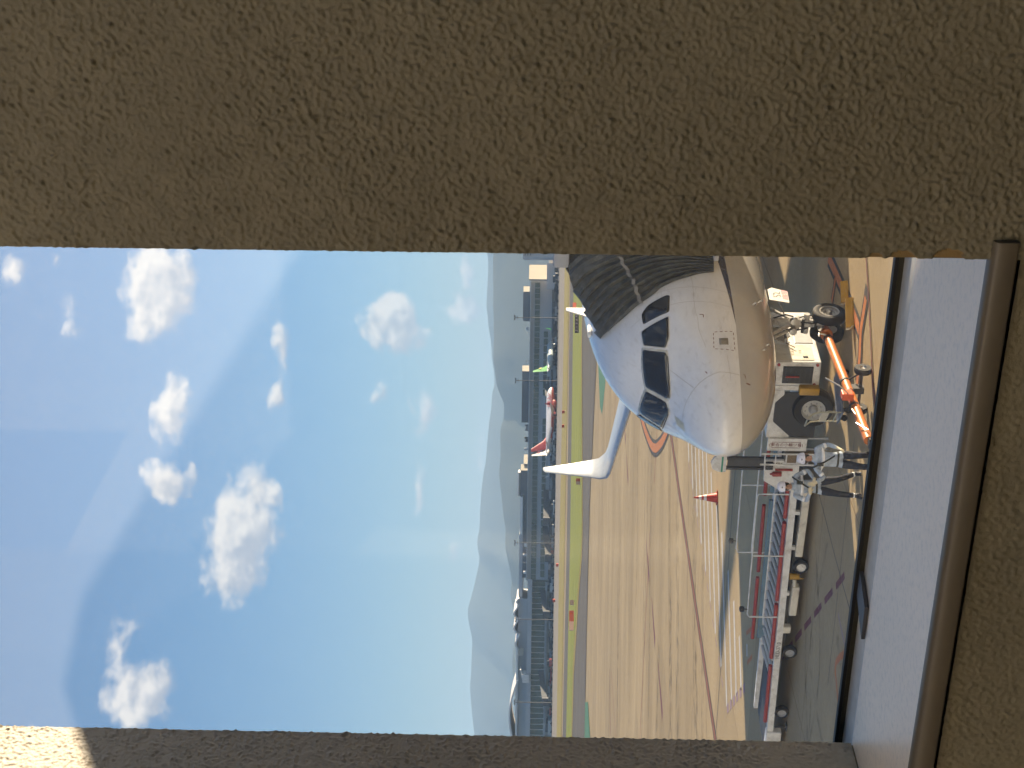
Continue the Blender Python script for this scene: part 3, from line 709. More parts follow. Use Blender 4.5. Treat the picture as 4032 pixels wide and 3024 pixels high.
def fuselage_mat():
    m = bpy.data.materials.new('airliner_paint'); m.use_nodes = True
    nt = m.node_tree; N = nt.nodes; L = nt.links; b = N['Principled BSDF']
    b.inputs['Roughness'].default_value = .25; b.inputs['Coat Weight'].default_value = .6; b.inputs['Coat Roughness'].default_value = .12
    tc = N.new('ShaderNodeTexCoord'); sp = N.new('ShaderNodeSeparateXYZ'); L.new(tc.outputs['Object'], sp.inputs[0])
    def mt(op, a, b_, c=None):
        n = N.new('ShaderNodeMath'); n.operation = op
        for i, v in enumerate((a, b_, c)):
            if v is None: continue
            if isinstance(v, (int, float)): n.inputs[i].default_value = v
            else: L.new(v, n.inputs[i])
        return n.outputs[0]
    x, z = sp.outputs['X'], sp.outputs['Z']
    lo = mt('LESS_THAN', z, mt('MULTIPLY_ADD', mt('MAXIMUM', mt('SUBTRACT', x, 2.24), 0.0), .034, 2.515))
    st = mt('LESS_THAN', z, mt('MULTIPLY_ADD', mt('MAXIMUM', mt('SUBTRACT', x, 2.24), 0.0), .125, 2.515))
    nz = N.new('ShaderNodeTexNoise'); nz.inputs['Scale'].default_value = 1.6; nz.inputs['Detail'].default_value = 6; nz.inputs['Roughness'].default_value = .6; L.new(tc.outputs['Object'], nz.inputs['Vector'])
    r = N.new('ShaderNodeMapRange'); r.inputs['From Min'].default_value = .3; r.inputs['From Max'].default_value = .7; r.inputs['To Min'].default_value = .93; r.inputs['To Max'].default_value = 1.05; L.new(nz.outputs['Fac'], r.inputs['Value'])
    def mix(f, a, c):
        q = N.new('ShaderNodeMix'); q.data_type = 'RGBA'; L.new(f, q.inputs[0])
        for i, v in ((6, a), (7, c)):
            if isinstance(v, tuple): q.inputs[i].default_value = (*v, 1)
            else: L.new(v, q.inputs[i])
        return q.outputs[2]
    c = mix(st, (.76, .765, .77), (.017, .022, .06)); c = mix(lo, c, (.46, .455, .44))
    mu = N.new('ShaderNodeMix'); mu.data_type = 'RGBA'; mu.blend_type = 'MULTIPLY'; mu.inputs[0].default_value = 1; L.new(c, mu.inputs[6]); L.new(r.outputs[0], mu.inputs[7])
    # grime streaks
    mp = N.new('ShaderNodeMapping'); mp.inputs['Scale'].default_value = (1.2, 6, 6); L.new(tc.outputs['Object'], mp.inputs['Vector'])
    n2 = N.new('ShaderNodeTexNoise'); n2.inputs['Scale'].default_value = 2.2; n2.inputs['Detail'].default_value = 8; L.new(mp.outputs[0], n2.inputs['Vector'])
    r2 = N.new('ShaderNodeMapRange'); r2.inputs['From Min'].default_value = .55; r2.inputs['From Max'].default_value = .8; r2.inputs['To Max'].default_value = .42; L.new(n2.outputs['Fac'], r2.inputs['Value'])
    L.new(mix(r2.outputs[0], mu.outputs[2], (.42, .40, .36)), b.inputs['Base Color'])
    bn = N.new('ShaderNodeTexNoise'); bn.inputs['Scale'].default_value = 1.1; bn.inputs['Detail'].default_value = 2; L.new(tc.outputs['Object'], bn.inputs['Vector'])
    bp = N.new('ShaderNodeBump'); bp.inputs['Strength'].default_value = .12; bp.inputs['Distance'].default_value = .05; L.new(bn.outputs['Fac'], bp.inputs['Height']); L.new(bp.outputs[0], b.inputs['Normal'])
    return m


PAINT = fuselage_mat()
plane = empty('airliner', (NXY[0], NXY[1], 0), AL, 'white twin-jet airliner with grey belly and navy stripe nosed up to the gate', 'airliner', scale=SC)
xs = [0, .01, .02, .04, .06, .1, .14, .2, .28, .36, .45] + [.45 + .1 * i for i in range(1, 32)] + [3.75 + .25 * i for i in range(0, 14)] + [8, 10, 14, 20, 26, 27.5, 29, 30.5, 32, 33.5, 35, 36.3, 37.5, 38.4, 39.2]
NS = 96
mb = MB(); mb.ring_loft([section(x, NS) for x in xs])
fus = mb.build('fuselage', PAINT, plane, smooth=True)
BV = BVHTree.FromPolygons([v.co.copy() for v in fus.data.vertices], [tuple(p.vertices) for p in fus.data.polygons])


def on_skin(p, off=0.0):
    q, n, i, d = BV.find_nearest(Vector(p))
    c = Vector((q.x, 0, 3.4))
    if n.dot(q - c) < 0: n = -n
    return q + n * off, n


def skin_patch(name, poly, off, m, parent, cuts=3, rim=0.0, round_=0.0):
    """polygon given by points on the skin, laid onto it and lifted by off; rim > 0 gives it an edge down to the skin"""
    P = [Vector(p) for p in poly]
    if round_ > 0:
        Q = []
        for i, p in enumerate(P):
            a, b = P[i - 1], P[(i + 1) % len(P)]
            r = min(round_, (a - p).length * .4, (b - p).length * .4)
            s, e = p + (a - p).normalized() * r, p + (b - p).normalized() * r
            for t in (0, .33, .67, 1): Q.append(s * (1 - t) ** 2 + p * 2 * t * (1 - t) + e * t * t)
        P = Q
    c = sum(P, Vector()) / len(P); n = on_skin(c)[1]
    u = (P[1] - P[0]); u = (u - n * u.dot(n)).normalized(); v = n.cross(u)
    bm = bmesh.new(); vs = [bm.verts.new(p) for p in P]; bm.faces.new(vs)
    for k in range(cuts):
        bmesh.ops.triangulate(bm, faces=bm.faces[:])
        bmesh.ops.subdivide_edges(bm, edges=[e for e in bm.edges if e.calc_length() > .09], cuts=1, use_grid_fill=True)
    bmesh.ops.triangulate(bm, faces=bm.faces[:])
    edge = [e for e in bm.edges if e.is_boundary]
    for w in bm.verts: w.co = on_skin(w.co, off)[0]
    if rim > 0:
        ex = bmesh.ops.extrude_edge_only(bm, edges=edge)
        for g in ex['geom']:
            if isinstance(g, bmesh.types.BMVert): g.co = on_skin(g.co, off - rim)[0]
    bmesh.ops.recalc_face_normals(bm, faces=bm.faces[:])
    me = bpy.data.meshes.new(name); bm.to_mesh(me); bm.free()
    o = link(name, me, m, parent, smooth=True)
    d = sum((f.normal.dot(on_skin(f.center)[1]) for f in me.polygons))
    if d < 0: me.flip_normals()
    return o


def skin_line(name, pts, w, m, parent, off=.003, n=10):
    mb = MB(); P = []
    for a, b in zip(pts[:-1], pts[1:]):
        for k in range(n): P.append(Vector(a).lerp(Vector(b), k / n))
    P.append(Vector(pts[-1])); L_, R_ = [], []
    for i, p in enumerate(P):
        q, nn = on_skin(p, off); t = (P[min(i + 1, len(P) - 1)] - P[max(i - 1, 0)]).normalized(); s = nn.cross(t).normalized() * (w / 2)
        L_.append(on_skin(q + s, off)[0]); R_.append(on_skin(q - s, off)[0])
    k = len(P); mb.add(L_ + R_, [(i, i + 1, k + i + 1, k + i) for i in range(k - 1)])
    o = mb.build(name, m, parent, smooth=True, fix=False)
    d = sum((f.normal.dot(on_skin(f.center)[1]) for f in o.data.polygons))
    if d < 0: o.data.flip_normals()
    return o


# cockpit windows: dark panes with pale worn surrounds, both sides
WFR = mat('window_surround', (.58, .57, .52), .5, var=.2, vscale=12, dirt=(.25, .24, .16), damt=.75, dscale=9)
SEAL = mat('window_seal', (.02, .02, .022), .5)
W1 = [(2.13, -.70, 4.22), (1.81, -.84, 3.83), (1.44, -.22, 3.735), (1.47, -.055, 3.79), (1.85, -.055, 4.15)]
W2 = [(2.38, -.96, 4.24), (2.37, -1.30, 3.78), (2.02, -1.07, 3.79), (1.90, -.92, 3.84), (2.18, -.79, 4.20)]
W3 = [(2.70, -1.16, 4.24), (2.80, -1.29, 4.11), (2.86, -1.47, 3.80), (2.83, -1.49, 3.74), (2.48, -1.36, 3.765), (2.49, -1.06, 4.22)]
def grow(poly, g):
    P = [Vector(p) for p in poly]; c = sum(P, Vector()) / len(P)
    return [p + (p - c).normalized() * g for p in P]
for sgn in (1, -1):
    for k, w in enumerate((W1, W2, W3)):
        ww = [(x, y * sgn, z) for x, y, z in w]
        if k < 2: skin_patch('window_surround', grow(ww, .075 if k == 0 else .04), .004, WFR, plane, round_=.05, rim=.008)
        skin_patch('window_seal', grow(ww, .016), .007, SEAL, plane, round_=.05, rim=.004)
        skin_patch('cockpit_window', ww, .010, GLASSD, plane, round_=.045, rim=.004)
# wiper arms at the foot of the windscreens
for sgn in (1, -1):
    mb = MB(); mb.tube([on_skin((1.75, -.82 * sgn, 3.80), .03)[0], on_skin((1.46, -.30 * sgn, 3.70), .03)[0], on_skin((1.42, -.12 * sgn, 3.70), .03)[0]], .011, 6)
    mb.build('wiper', DARK, plane)
# panel seams, maintenance hatch and stencils
SEAM = mat('panel_seam', (.40, .38, .34), .6); STEN = mat('stencil_print', (.16, .07, .05), .6); HATCH = mat('hatch_grey', (.24, .22, .18), .6)
rr = []
for j in range(0, 41):
    th = 2 * PI * j / 40; x = 1.10 - .17 * max(0, math.cos(th)); s = section(x, 40)[j % 40]; rr.append(s)
skin_line('panel_seam', rr, .009, SEAM, plane, n=2)
skin_line('panel_seam', [(1.62, -.60, 3.76), (1.28, -.59, 3.53), (1.0, -.61, 3.36)], .009, SEAM, plane)
skin_line('panel_seam', [(1.62, .60, 3.76), (1.28, .59, 3.53), (1.0, .61, 3.36)], .009, SEAM, plane)
for x_ in (2.62, 3.0, 3.75, 4.45, 5.5, 6.4):
    rr = [section(x_, 40)[j % 40] for j in (range(24, 37) if x_ < 4 else range(20, 34))]
    skin_line('panel_seam', rr, .006, SEAM, plane, n=3)
for z_, xa_, xb_ in ((3.30, 1.2, 4.4), (2.05, 1.4, 6.0), (2.52, .35, 1.1)):
    for sg in (-1, 1):
        skin_line('panel_seam', [(x_, sg * 2.0, z_) for x_ in np.linspace(xa_, xb_, 8)], .005, SEAM, plane, n=3)
HA = [(1.93, -1.25, 2.96), (2.03, -1.22, 2.57), (1.60, -1.05, 2.575), (1.565, -1.11, 2.97)]
P = []
for i in range(4):
    a, b = Vector(HA[i]), Vector(HA[(i + 1) % 4])
    for k in range(4): P.append((a.lerp(b, k / 4 + .06), a.lerp(b, k / 4 + .19)))
for a, b in P: skin_line('stencil_dash', [a, b], .014, STEN, plane, n=2)
skin_patch('hatch_plate', [(1.81, -1.19, 2.86), (1.85, -1.17, 2.69), (1.70, -1.12, 2.69), (1.665, -1.14, 2.86)], .004, HATCH, plane, rim=.003)
for p, q, r_ in (((2.31, -1.40, 3.20), (2.31, -1.40, 3.13), (2.25, -1.37, 3.13)), ((1.13, -.9, 3.17), (1.13, -.87, 3.13), (1.1, -.86, 3.12)), ((1.15, -.82, 2.45), (1.13, -.81, 2.41), (1.08, -.78, 2.41))):
    skin_line('stencil_mark', [p, q, r_], .016, STEN, plane, n=3)
skin_line('stencil_mark', [(.99, -.73, 2.40), (1.0, -.69, 2.32)], .03, STEN, plane, n=3)
skin_patch('worn_patch', [(1.24, .18, 3.64), (1.06, .14, 3.57), (.87, .10, 3.49), (.91, .32, 3.46), (1.22, .37, 3.59)], .0035, mat('bare_primer', (.50, .49, .38), .5), plane)
# probes on the chin
for p in ((2.0, -.86, 1.93), (2.25, -.8, 1.86), (3.1, -1.25, 2.02), (3.4, -1.1, 1.9)):
    q, n = on_skin(p); mb = MB(); mb.tube([q, q + n * .07, q + n * .09 + Vector((-.10, 0, 0))], [.018, .013, .008], 6); mb.build('probe', CHROME, plane)
mb = MB(); mb.prism([(4.55, -.012, 5.24), (4.90, -.012, 5.27), (4.90, -.012, 5.66), (4.80, -.012, 5.67)], (0, .024, 0)); mb.build('blade_antenna', WHITE, plane)
mb = MB(); mb.box((3.98, 0, 5.20), (.34, .12, .07), bev=.02); mb.build('beacon_housing', WHITE, plane)
# cabin door with outline, and the row of cabin windows
skin_patch('cabin_door', [(4.55, -1.75, 2.75), (5.40, -1.85, 2.75), (5.40, -1.45, 4.55), (4.55, -1.4, 4.5)], .004, WHITE, plane, round_=.12, rim=.004)
for sgn in (-1, 1):
    for k in range(44):
        x = 6.6 + k * .508
        skin_patch('cabin_window', [(x - .12, 1.8 * sgn, 3.83), (x + .12, 1.8 * sgn, 3.83), (x + .12, 1.77 * sgn, 4.18), (x - .12, 1.77 * sgn, 4.18)], .003, GLASSD, plane, cuts=1, round_=.08)


def foil(c, x0, y0, z0, t, tilt=0.0, n=12):
    """airfoil ring: chord c from leading edge x0 at span y0, height z0; t = thickness"""
    ring = []
    for i in range(n * 2):
        a = i / (n * 2) * 2 * PI; u = (1 + math.cos(a)) / 2
        th = 5 * t * (.2969 * math.sqrt(u) - .126 * u - .3516 * u * u + .2843 * u ** 3 - .1036 * u ** 4) * c
        s = 1 if math.sin(a) >= 0 else -1
        ring.append((x0 + u * c, y0 - s * th * math.sin(tilt), z0 + s * th * math.cos(tilt)))
    return ring


WINGP = mat('wing_grey', (.42, .45, .48), .32, coat=.2, var=.08, vscale=3, dirt=(.3, .32, .34), damt=.3)
WLET = mat('winglet_white', (.34, .37, .40), .3, coat=.3, dirt=(.45, .62, .70), damt=.2)
for sgn in (1, -1):
    wr = [foil(7.6, 12.4, 1.2 * sgn, 2.05, .13), foil(6.2, 14.2, 3.0 * sgn, 2.25, .12), foil(4.3, 16.0, 5.8 * sgn, 2.62, .115), foil(2.7, 19.4, 12.0 * sgn, 3.22, .11), foil(1.75, 21.9, 16.7 * sgn, 3.72, .105)]
    mb = MB(); mb.ring_loft(wr); wg = mb.build('wing', WINGP, plane, smooth=True)
    wl = [foil(1.75, 21.9, 16.7 * sgn, 3.72, .10, 0), foil(1.62, 22.15, 17.05 * sgn, 3.80, .09, .35 * sgn), foil(1.34, 22.46, 17.32 * sgn, 4.02, .085, .9 * sgn), foil(1.12, 22.72, 17.45 * sgn, 4.32, .08, 1.25 * sgn), foil(.68, 23.22, 17.70 * sgn, 5.2, .08, 1.3 * sgn), foil(.34, 23.60, 17.88 * sgn, 6.02, .08, 1.3 * sgn), foil(.2, 23.78, 17.92 * sgn, 6.10, .05, 1.3 * sgn)]
    mb = MB(); mb.ring_loft(wl); w2 = mb.build('winglet', WLET, plane, smooth=True)
    # engine nacelle
    mb = MB(); mb.lathe([(.78, 12.2), (.92, 12.25), (1.03, 12.6), (1.06, 13.4), (.98, 14.6), (.78, 15.6), (.6, 16.2)], (0, 4.85 * sgn, 1.52), 'X', 28); en = mb.build('engine', WHITE, plane, smooth=True)
    mb = MB(); mb.lathe([(.74, 12.19), (.05, 12.6)], (0, 4.85 * sgn, 1.52), 'X', 28); mb.build('intake', DARK, en)
    mb = MB(); mb.prism([(13.2, 4.75 * sgn, 2.4), (16.5, 4.75 * sgn, 2.5), (16.3, 4.75 * sgn, 1.9), (13.6, 4.75 * sgn, 2.2)], (0, .2 * sgn, 0)); mb.build('pylon', WHITE, plane)
    mb = MB(); mb.ring_loft([foil(3.3, 33.6, .3 * sgn, 4.75, .10), foil(1.2, 37.4, 7.1 * sgn, 5.45, .10)]); mb.build('tailplane', WINGP, plane, smooth=True)
    # main gear
    mb = MB(); mb.tube([(19.5, 2.86 * sgn, .55), (19.5, 2.86 * sgn, 2.3)], .12, 10); g = mb.build('main_gear_leg', GREYM, plane)
    for d in (-.43, .43):
        mb = MB(); mb.lathe([(.25, -.19), (.5, -.2), (.56, -.12), (.56, .12), (.5, .2), (.25, .19)], (19.5, 2.86 * sgn + d, .565), 'Y', 24); mb.build('main_wheel', BLACK, g, smooth=True)
def vfoil(c, x0, z0, t, n=10):
    return [(x, y, z0) for x, y, _ in [(p[0], (p[2]) , 0) for p in foil(c, x0, 0, 0, t, 0, n)]]
mb = MB(); mb.ring_loft([vfoil(7.8, 30.2, 5.2, .07), vfoil(5.6, 33.0, 6.6, .09), vfoil(1.9, 38.0, 12.5, .09)]); mb.build('tail_fin', NAVY, plane, smooth=True)

# ---- nose gear
GWH = mat('gear_enamel', (.46, .45, .42), .4, dirt=(.06, .05, .045), damt=.85, dscale=11)
gr = empty('nose_gear', (4.42, 0, 0), parent=plane)
mb = MB(); mb.tube([(0, 0, .34), (0.0, 0, .80)], .05, 12); mb.build('oleo_piston', CHROME, gr)
mb = MB(); mb.tube([(0, 0, .62), (.02, 0, 1.7)], [.085, .10], 14); mb.tube([(0, -.22, .78), (0, .22, .78)], .06, 12); mb.box((0, 0, .98), (.2, .26, .12), bev=.02); mb.build('strut', GWH, gr, smooth=True)
mb = MB(); mb.tube([(0, -.02, 1.0), (-.55, -.02, 1.62)], .04, 8); mb.tube([(0, .1, 1.0), (-.55, .1, 1.62)], .03, 8); mb.tube([(.02, 0, .95), (.75, 0, 1.6)], .035, 8); mb.build('drag_brace', GWH, gr, smooth=True)
mb = MB(); mb.prism([(.06, -.04, .72), (.30, -.04, .52), (.34, -.04, .56), (.08, -.04, .80)], (0, .08, 0)); mb.prism([(.10, -.035, .33), (.30, -.035, .50), (.34, -.035, .46), (.10, -.035, .27)], (0, .07, 0)); mb.build('torque_link', CHROME, gr)
for y in (-.12, .12):
    mb = MB(); mb.lathe([(.0, -.05), (.075, -.045), (.085, .02), (.05, .06)], (-.13, y, 1.05), 'X', 14); mb.build('taxi_light', CHROME, gr, smooth=True)
mb = MB(); mb.tube([(0, -.34, .34), (0, .34, .34)], .05, 10); mb.build('axle', CHROME, gr)
for sgn in (-1, 1):
    y = .21 * sgn
    wh = empty('wheel', (0, y, .34), parent=gr)
    mb = MB(); mb.lathe([(.20, -.085), (.235, -.10), (.30, -.098), (.335, -.07), (.342, -.03), (.342, .03), (.335, .07), (.30, .098), (.235, .10), (.20, .085)], (0, 0, 0), 'Y', 36, caps=False); mb.build('tyre', BLACK, wh, smooth=True)
    mb = MB(); mb.lathe([(.02, .01 * sgn), (.11, .02 * sgn), (.12, .045 * sgn), (.165, .05 * sgn), (.175, .088 * sgn), (.203, .092 * sgn), (.203, .02 * sgn), (.203, -.09 * sgn), (.02, -.09 * sgn)], (0, 0, 0), 'Y', 30); mb.build('rim', mat('wheel_rim', (.42, .41, .39), .4, .5) if sgn < 0 else bpy.data.materials['wheel_rim'], wh, smooth=True)
    mb = MB(); mb.lathe([(.065, .01 * sgn), (.065, .10 * sgn), (.05, .115 * sgn), (.0, .118 * sgn)], (0, 0, 0), 'Y', 16); mb.build('hub_cap', CHROME, wh, smooth=True)
for pts in ([(.06, -.09, .95), (.12, -.12, .7), (.08, -.1, .45)], [(-.05, .09, 1.3), (-.12, .10, 1.0), (-.06, .08, .75)], [(.02, -.1, 1.45), (.10, -.14, 1.2), (.06, -.1, .98)], [(-.08, -.07, .9), (-.14, -.08, .66), (-.07, -.07, .5)]):
    mb = MB(); mb.tube(pts, .016, 6); mb.build('hydraulic_hose', BLACK, gr, smooth=True)
mb = MB(); mb.box((.0, 0, .62), (.13, .17, .10), bev=.02); mb.build('steering_collar', DARK, gr, smooth=True)
mb = MB(); mb.tube([(-.10, -.16, .86), (-.10, .16, .86)], .03, 10); mb.build('steering_cylinder', DARK, gr, smooth=True)
# open gear-bay doors, the port one numbered
BAY = mat('gear_bay', (.05, .055, .05), .7)
skin_patch('gear_bay', [(3.0, -.38, 1.57), (5.3, -.40, 1.52), (5.3, .40, 1.52), (3.0, .38, 1.57)], .004, BAY, plane, cuts=4)
GDW = mat('gear_door_cream', (.34, .325, .28), .4, dirt=(.4, .35, .25), damt=.3)
dv = Vector((0, -.18, -.42)).normalized()
for sgn in (-1, 1):
    gd = empty('gear_door', (0, 0, 0), parent=plane)
    A0 = Vector((4.62, .43 * sgn, 1.545)); B0 = Vector((5.05, .43 * sgn, 1.545))
    dn = Vector((0, .15 * sgn, -1)).normalized()
    quad = [A0, B0 + Vector((-.02, 0, 0)), B0 + dn * .10 + Vector((.04, 0, 0)), B0 + dn * .40 + Vector((-.20, 0, 0)), A0 + dn * .38 + Vector((-.22, 0, 0))]
    th = Vector((0, 1, 0)).cross(dn)
    nrm = Vector((0, sgn, 0)) - dn * Vector((0, sgn, 0)).dot(dn); nrm.normalize()
    mb = MB(); mb.prism(quad, -nrm * .03); mb.build('door_panel', GDW, gd)
    if sgn < 0:
        ctr = A0.lerp(B0, .5) + dn * .2 + Vector((-.06, 0, 0)) + nrm * .004
        xa = Vector((1, 0, 0))
        M = frame(ctr - dn * .02, xa, -dn)
        # reads 52 seen from port: text x runs towards the nose
        text('door_number', '52', .22, M, TXT, gd, ext=.001)
        M2 = frame(ctr + dn * .145 + nrm * .001, xa, -dn)
        rb = MB(); q0 = A0 + dn * .27 + nrm * .003; q1 = B0 + dn * .27 + nrm * .003
        rb.prism([q0 + Vector((-.03, 0, 0)), q1 + Vector((-.10, 0, 0)), q1 + dn * .125 + Vector((-.19, 0, 0)), q0 + dn * .105 + Vector((-.10, 0, 0))], nrm * .001); rb.build('red_panel', mat('door_red', (.30, .008, .02), .5), gd)
        text('door_lettering', 'B', .13, frame(ctr + dn * .13 + nrm * .003 + Vector((-.05, 0, 0)), xa, -dn), GDW, gd, ext=.001)
for s in (-1, 1):
    mb = MB(); mb.tube([(4.5, .1 * s, 1.2), (4.75, .40 * s, 1.38)], .014, 6); mb.build('door_link', CHROME, plane)

# ------------------------------------------------------------------ boarding bridge with folded canopy
FABRIC = mat('canopy_fabric', (.078, .083, .080), .75, var=.35, vscale=9, bump=.35, bscale=25, dirt=(.17, .18, .17), damt=.7, dscale=4)
BRG = mat('bridge_grey', (.33, .34, .36), .5, var=.08)
bridge = empty('boarding_bridge', (NXY[0], NXY[1], 0), AL, 'boarding bridge cab with dark folded canopy pressed against the airliner door', 'boarding bridge', scale=SC)
CT = [(3.54, -1.63, 2.86), (3.42, -1.67, 3.10), (3.30, -1.66, 3.35), (3.20, -1.61, 3.62), (3.10, -1.53, 3.88), (2.99, -1.42, 4.05), (2.93, -1.17, 4.38), (2.96, -.78, 4.70), (3.26, -.26, 4.99)]
CT = [on_skin(p, .015)[0] for p in CT]
OT = [(3.62, -1.98, 2.86), (3.62, -2.06, 3.2), (3.60, -2.12, 3.6), (3.56, -2.14, 4.0), (3.50, -2.12, 4.4), (3.40, -2.05, 4.8), (3.30, -1.95, 5.15), (3.20, -1.82, 5.42), (3.12, -1.62, 5.62)]
def poly_at(P, t):
    P = [Vector(p) for p in P]; k = t * (len(P) - 1); i = min(int(k), len(P) - 2); f = k - i
    q = [P[max(i - 1, 0)], P[i], P[i + 1], P[min(i + 2, len(P) - 1)]]
    return .5 * ((2 * q[1]) + (q[2] - q[0]) * f + (2 * q[0] - 5 * q[1] + 4 * q[2] - q[3]) * f * f + (3 * q[1] - q[0] - 3 * q[2] + q[3]) * f ** 3)
nh, nw = 17, 52
G = [[None] * nw for _ in range(nh)]
for j in range(nh):
    s = j / (nh - 1)
    for k in range(nw):
        w = k / (nw - 1)
        a, b = poly_at(CT, w), poly_at(OT, w)
        p = a.lerp(b, s)
        ac = (b - a); al = (poly_at(OT, min(w + .02, 1)) - poly_at(OT, max(w - .02, 0)))
        n = ac.cross(al); n = n.normalized() if n.length > 1e-6 else Vector((-1, -.5, 0))
        if n.x > 0: n = -n
        zig = (1 if j % 2 else -.55)
        amp = .02 + .075 * w ** .8
        if j in (0, nh - 1): zig = 0
        wob = noise.noise(Vector((w * 5, s * 7, 3.1))) * .09 * w + noise.noise(Vector((w * 14, s * 19, 1.1))) * .035
        G[j][k] = p + n * (zig * amp + wob + .09 * math.sin(PI * s) * w)
mb = MB(); vs = [G[j][k] for j in range(nh) for k in range(nw)]
fs = [(j * nw + k, j * nw + k + 1, (j + 1) * nw + k + 1, (j + 1) * nw + k) for j in range(nh - 1) for k in range(nw - 1)]
mb.add(vs, fs)
cn = mb.build('canopy', FABRIC, bridge)
sm = cn.modifiers.new('thick', 'SOLIDIFY'); sm.thickness = .012
# roof of the canopy, running aft over the doorway
mb = MB(); rows = []
for i in range(14):
    x = i / 13 * 2.9; row = []
    for j in range(nh):
        p = Vector(G[j][nw - 1]); row.append(p + Vector((x, 0, (.06 * math.sin(i * 1.9 + j) + .05 * (i % 2)) * (0 if i == 0 else 1) + .05 * math.sin(PI * i / 13))))
    rows.append(row)
mb.ring_loft(rows, closed=False, caps=False); cr_o = mb.build('canopy_roof', FABRIC, bridge); sm = cr_o.modifiers.new('thick', 'SOLIDIFY'); sm.thickness = .012
# outer leaf of the canopy, from the last hoop to the cab
mb = MB(); rows = []
for i in range(9):
    t = i / 8; rows.append([Vector(G[nh - 1][k]) + Vector((.95 * t, -.30 * t, .10 * t * k / (nw - 1))) + Vector((-.6, -.6, 0)) * (.05 * (i % 2) + .04 * noise.noise(Vector((k * .2, i * .7, 9)))) * (1 if 0 < i < 8 else 0) for k in range(nw)])
mb.ring_loft(rows, closed=False, caps=False); ol = mb.build('canopy_leaf', FABRIC, bridge); sm = ol.modifiers.new('thick', 'SOLIDIFY'); sm.thickness = .012
# strap over the folds
mb = MB(); sp = []
for k in range(15):
    s = k / 14; w = .62 + .10 * (1 - s) ** 1.5
    j = s * (nh - 1); j0 = int(min(j, nh - 2)); q = Vector(G[j0][int(w * (nw - 1))]).lerp(Vector(G[j0 + 1][int(w * (nw - 1))]), j - j0); sp.append(q + Vector((-.07, -.03, 0)))
mb.ring_loft([[p + Vector((0, 0, -.035)), p + Vector((0, 0, .035)), p + Vector((-.012, 0, .035)), p + Vector((-.012, 0, -.035))] for p in sp]); mb.build('strap', mat('webbing', (.20, .20, .195), .8), bridge)
mb = MB(); mb.box((5.0, -1.98, 2.83), (3.1, .12, .10), bev=.02); mb.build('floor_bumper', mat('bumper_grey', (.40, .40, .41), .6), bridge)
mb = MB(); mb.box((5.05, -3.2, 2.70), (3.0, 2.4, .16), bev=.02); mb.build('cab_floor', BRG, bridge)
mb = MB(); mb.box((5.05, -3.15, 5.80), (3.15, 2.9, .32), bev=.05); mb.build('cab_roof', BRG, bridge, smooth=True)
mb = MB(); mb.box((6.5, -3.3, 4.2), (.12, 2.3, 2.9)); mb.build('cab_wall', BRG, bridge)
mb = MB(); mb.box((3.62, -3.1, 4.2), (.10, 1.9, 2.86)); mb.build('cab_wall', BRG, bridge)
# tunnel back to the terminal, on a wheeled column
T0 = Vector((5.3, -4.3, 0)); T1 = Vector((-.5, -21.5, 0)); td = (T1 - T0).normalized(); tn = Vector((-td.y, td.x, 0))
mb = MB()
for a, b, w, z0, z1, z2, z3 in ((0, .55, 1.35, 2.65, 5.45, 3.1, 5.9), (.5, 1.0, 1.6, 3.0, 6.1, 3.6, 6.8)):
    p, q = T0.lerp(T1, a), T0.lerp(T1, b)
    r1 = [p + tn * w + Vector((0, 0, z0)), p - tn * w + Vector((0, 0, z0)), p - tn * w + Vector((0, 0, z1)), p + tn * w + Vector((0, 0, z1))]
    r2 = [q + tn * w + Vector((0, 0, z2)), q - tn * w + Vector((0, 0, z2)), q - tn * w + Vector((0, 0, z3)), q + tn * w + Vector((0, 0, z3))]
    mb.ring_loft([r1, r2])
mb.build('tunnel', BRG, bridge)
cp = T0.lerp(T1, .22)
mb = MB(); mb.tube([cp + Vector((0, 0, .5)), cp + Vector((0, 0, 2.9))], .16, 12); mb.box(cp + Vector((0, 0, .55)), (.5, 2.2, .35)); mb.build('drive_column', GREYM, bridge)
for d in (-.9, .9):
    mb = MB(); mb.lathe([(.25, -.2), (.5, -.19), (.5, .19), (.25, .2)], cp + Vector((0, d, .5)), 'Y', 24); mb.build('drive_wheel', BLACK, bridge, smooth=True)


# ------------------------------------------------------------------ ground equipment under and beside the nose
def bplace(name, x, y, rz=0.0, label=None, cat=None, group=None):
    """an Empty at airliner coordinates x, y on the apron, axes along the airliner's (x aft, y starboard)"""
    return empty(name, bw(x, y, 0), AL + rz, label, cat, group, scale=SC)


def wheel(parent, c, r, w, axis='X', hub=WHITE, n=28, sgn=1, hubr=.6):
    e = empty('wheel', c, parent=parent)
    mb = MB(); mb.lathe([(r * hubr * .95, -w / 2), (r * .93, -w / 2), (r, -w * .32), (r, w * .32), (r * .93, w / 2), (r * hubr * .95, w / 2)], (0, 0, 0), axis, n, caps=False); mb.build('tyre', BLACK, e, smooth=True)
    mb = MB(); mb.lathe([(.0, w * .30 * sgn), (r * .2, w * .34 * sgn), (r * .24, w * .24 * sgn), (r * hubr * .8, w * .22 * sgn), (r * hubr * .95, w * .42 * sgn), (r * hubr, w * .45 * sgn), (r * hubr, -w * .4 * sgn), (0, -w * .4 * sgn)], (0, 0, 0), axis, n); mb.build('rim', hub, e, smooth=True)
    return e


